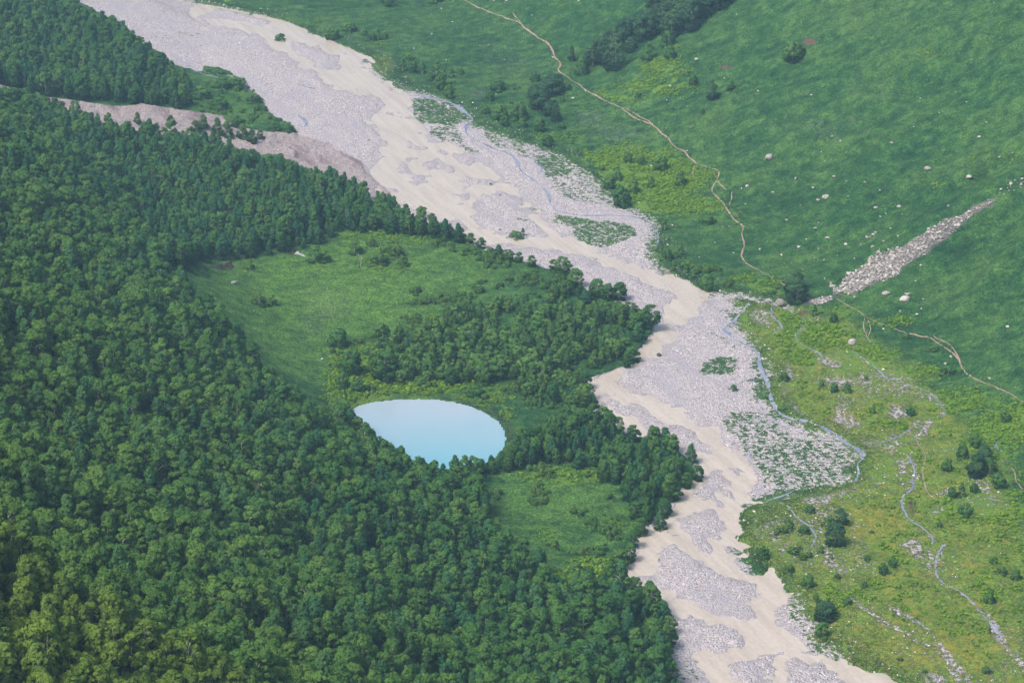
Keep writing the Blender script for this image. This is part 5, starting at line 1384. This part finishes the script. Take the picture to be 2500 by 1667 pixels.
# river cobbles: a few stand as things, the rest is one mass
cob = []
for i, (tl, x, y_, w, lab) in enumerate([('H', 250, 950, 9, 'pale cobble on the large gravel bar of the lower river'), ('E', 2300, 1000, 8, 'pale cobble on the wide gravel flat beside the side stream'), ('A', 1500, 400, 8, 'pale cobble on the wide upper gravel flat'), ('B', 1300, 1190, 8, 'pale cobble on the gravel beside the shallow side channel')]):
    X_, Y_, mpp = at_px(tl, x, y_)
    o = new_obj('cobble', COBB[i]); s = w * mpp; o.location = (X_, Y_, float(gz(X_, Y_)) + s * .15); o.scale = (s, s, s)
    tag(o, lab, 'stone'); cob.append([o])
nC = 420000
X = r_.uniform(-330, 220, nC); Y = r_.uniform(590, 1330, nC)
dw_ = field(d_wat, X, Y); b_ = field(bed, X, Y); pt = field(patch, X, Y); vgv = field(veg, X, Y); db_ = field(deb, X, Y)
q = fbm(X / 3., Y / 6., 3, 88)
P_ = np.where(b_ > .6, np.where(dw_ > .4, .06 + .42 * np.clip(q + .05, 0, 1), .0), np.where(pt > .3, .22 * np.clip(pt * 1.5, 0, 1), np.where(db_ > .5, .2, 0)))
kp = (r_.random(nC) < P_) & (gz(X, Y) > .05)
X, Y = X[kp], Y[kp]; n_ = len(X)
print('COBBLES', n_)
s_ = .18 + .36 * r_.random(n_) ** 3 + .5 * (r_.random(n_) > .985)
stuff('river_cobbles', np.column_stack([X, Y, gz(X, Y) + s_ * .08]), r_.integers(0, 4, n_), np.column_stack([s_ * 1.2, s_, s_]), np.column_stack([r_.normal(0, .2, n_), r_.normal(0, .2, n_), r_.random(n_) * 6.28]),
      np.zeros(n_), None, 'pale grey cobbles strewn over the river gravel', 'stones', cob)

# ------------------------------------------------------------------ rider on a horse
def skin(name, joints, edges, mat, parent=None, sub=2):
    me = bpy.data.meshes.new(name)
    me.from_pydata([j[:3] for j in joints], edges, [])
    o = new_obj(name, me, parent)
    sk = o.modifiers.new('skin', 'SKIN')
    for v, j in zip(me.skin_vertices[0].data, joints):
        r0 = j[3]; v.radius = (r0, j[4] if len(j) > 4 else r0)
    me.skin_vertices[0].data[0].use_root = True
    ss = o.modifiers.new('sub', 'SUBSURF'); ss.levels = ss.render_levels = sub
    me.materials.append(mat)
    return o
def plain(name, c, rough=.8):
    m, t = nt(name); k = N(t)
    pos = k.n('ShaderNodeTexCoord').outputs['Object']
    b = k.bsdf(k.mix(k.noise(pos, 6, 3), tuple(v * .8 for v in c), tuple(min(1, v * 1.15) for v in c)), rough, .3); k.out(b.outputs[0])
    return m
hx, hy, mpp = at_px('C', 540, 1388)
hz = float(gz(hx, hy))
coat = plain('chestnut_coat', (.20, .075, .05), .6); black = plain('black_hair', (.018, .016, .022), .7)
horse = new_obj('horse', None); horse.location = (hx, hy, hz); horse.rotation_euler = (0, 0, R(180 + 28))
tag(horse, 'chestnut horse with black tail carrying a rider beside the path', 'horse')
J = [(0, 0, 1.15, .27, .30), (.45, 0, 1.17, .25, .30), (.72, 0, 1.28, .20, .24), (.98, 0, 1.62, .13, .17), (1.15, 0, 1.88, .10, .13), (1.38, 0, 1.80, .10), (1.62, 0, 1.62, .07),
     (-.45, 0, 1.20, .26, .29), (-.72, 0, 1.20, .18, .22),
     (.52, .17, .92, .12), (.54, .17, .55, .06), (.53, .17, .20, .045), (.56, .17, .04, .06),
     (.52, -.17, .92, .12), (.56, -.17, .55, .06), (.60, -.17, .20, .045), (.64, -.17, .04, .06),
     (-.58, .17, .92, .15), (-.55, .18, .68, .10), (-.72, .18, .45, .06), (-.66, .18, .18, .045), (-.62, .18, .04, .06),
     (-.58, -.17, .92, .15), (-.50, -.18, .68, .10), (-.66, -.18, .45, .06), (-.58, -.18, .18, .045), (-.54, -.18, .04, .06),
     (1.14, .07, 2.04, .03), (1.14, -.07, 2.04, .03)]
Eg = [(0, 1), (1, 2), (2, 3), (3, 4), (4, 5), (5, 6), (0, 7), (7, 8), (1, 9), (9, 10), (10, 11), (11, 12), (1, 13), (13, 14), (14, 15), (15, 16), (7, 17), (17, 18), (18, 19), (19, 20), (20, 21), (7, 22), (22, 23), (23, 24), (24, 25), (25, 26), (4, 27), (4, 28)]
skin('body', J, Eg, coat, horse)
skin('tail', [(-.86, 0, 1.26, .05), (-1.0, 0, 1.10, .08), (-1.05, 0, .80, .09), (-1.03, 0, .45, .04)], [(0, 1), (1, 2), (2, 3)], black, horse)
skin('mane', [(.80, 0, 1.52, .05, .08), (.98, 0, 1.78, .05, .08), (1.12, 0, 2.0, .04, .06), (1.24, 0, 1.98, .03)], [(0, 1), (1, 2), (2, 3)], black, horse)
skin('saddle', [(-.18, 0, 1.44, .20, .06), (.05, 0, 1.42, .22, .05), (.28, 0, 1.46, .18, .06)], [(0, 1), (1, 2)], plain('saddle_leather', (.06, .035, .025), .5), horse)
person = new_obj('person', None); person.location = (hx, hy, hz); person.rotation_euler = horse.rotation_euler
tag(person, 'rider in a dark blue jacket and pale hat sitting on the chestnut horse', 'person')
PB = [(.05, 0, 1.55, .17, .15), (.06, 0, 1.80, .15, .19), (.08, 0, 2.02, .14, .22), (.08, 0, 2.14, .06), (.10, 0, 2.22, .06), (.11, 0, 2.33, .10, .09), (.12, 0, 2.43, .08),
      (.12, .23, 2.02, .075), (.26, .27, 1.78, .055), (.48, .12, 1.70, .045), (.55, .08, 1.70, .04),
      (.12, -.23, 2.02, .075), (.26, -.27, 1.78, .055), (.48, -.12, 1.70, .045), (.55, -.08, 1.70, .04),
      (.25, .27, 1.42, .10), (.42, .34, 1.20, .08), (.30, .37, .82, .055), (.42, .38, .74, .05),
      (.25, -.27, 1.42, .10), (.42, -.34, 1.20, .08), (.30, -.37, .82, .055), (.42, -.38, .74, .05)]
PE = [(0, 1), (1, 2), (2, 3), (3, 4), (4, 5), (5, 6), (2, 7), (7, 8), (8, 9), (9, 10), (2, 11), (11, 12), (12, 13), (13, 14), (0, 15), (15, 16), (16, 17), (17, 18), (0, 19), (19, 20), (20, 21), (21, 22)]
m, t = nt('rider_clothes_and_skin'); k = N(t)
pz = k.n('ShaderNodeSeparateXYZ'); t.links.new(k.n('ShaderNodeTexCoord').outputs['Object'], pz.inputs[0])
cl = k.mix(k.math('GREATER_THAN', pz.outputs[2], 2.13), k.mix(k.math('GREATER_THAN', pz.outputs[2], 1.52), (.03, .03, .045), (.025, .035, .12)), (.45, .30, .23))
b = k.bsdf(cl, .8, .2); k.out(b.outputs[0])
skin('body', PB, PE, m, person)
skin('hat', [(.11, 0, 2.42, .13, .13), (.11, 0, 2.52, .09, .09)], [(0, 1)], plain('pale_hat', (.55, .52, .46)), person)

# ------------------------------------------------------------------ haze
bm = bmesh.new()
x0, x1, y0, y1, z0, z1 = -21000, 21000, -950, 9200, -3.0, 420
bmesh.ops.create_cube(bm, size=1.0, matrix=Matrix.Translation(((x0 + x1) / 2, (y0 + y1) / 2, (z0 + z1) / 2)) @ Matrix.Diagonal((x1 - x0, y1 - y0, z1 - z0, 1)))
me = bpy.data.meshes.new('haze'); bm.to_mesh(me); bm.free()
m, t = nt('valley_haze'); k = N(t)
pv = k.n('ShaderNodeVolumePrincipled'); pv.inputs['Color'].default_value = (.45, .76, 1.0, 1); pv.inputs['Density'].default_value = 0.00015; pv.inputs['Anisotropy'].default_value = .2
o_ = k.n('ShaderNodeOutputMaterial'); t.links.new(pv.outputs[0], o_.inputs['Volume'])
me.materials.append(m)
tag(new_obj('haze', me), 'thin bluish haze filling the valley air', 'haze', None, 'stuff')
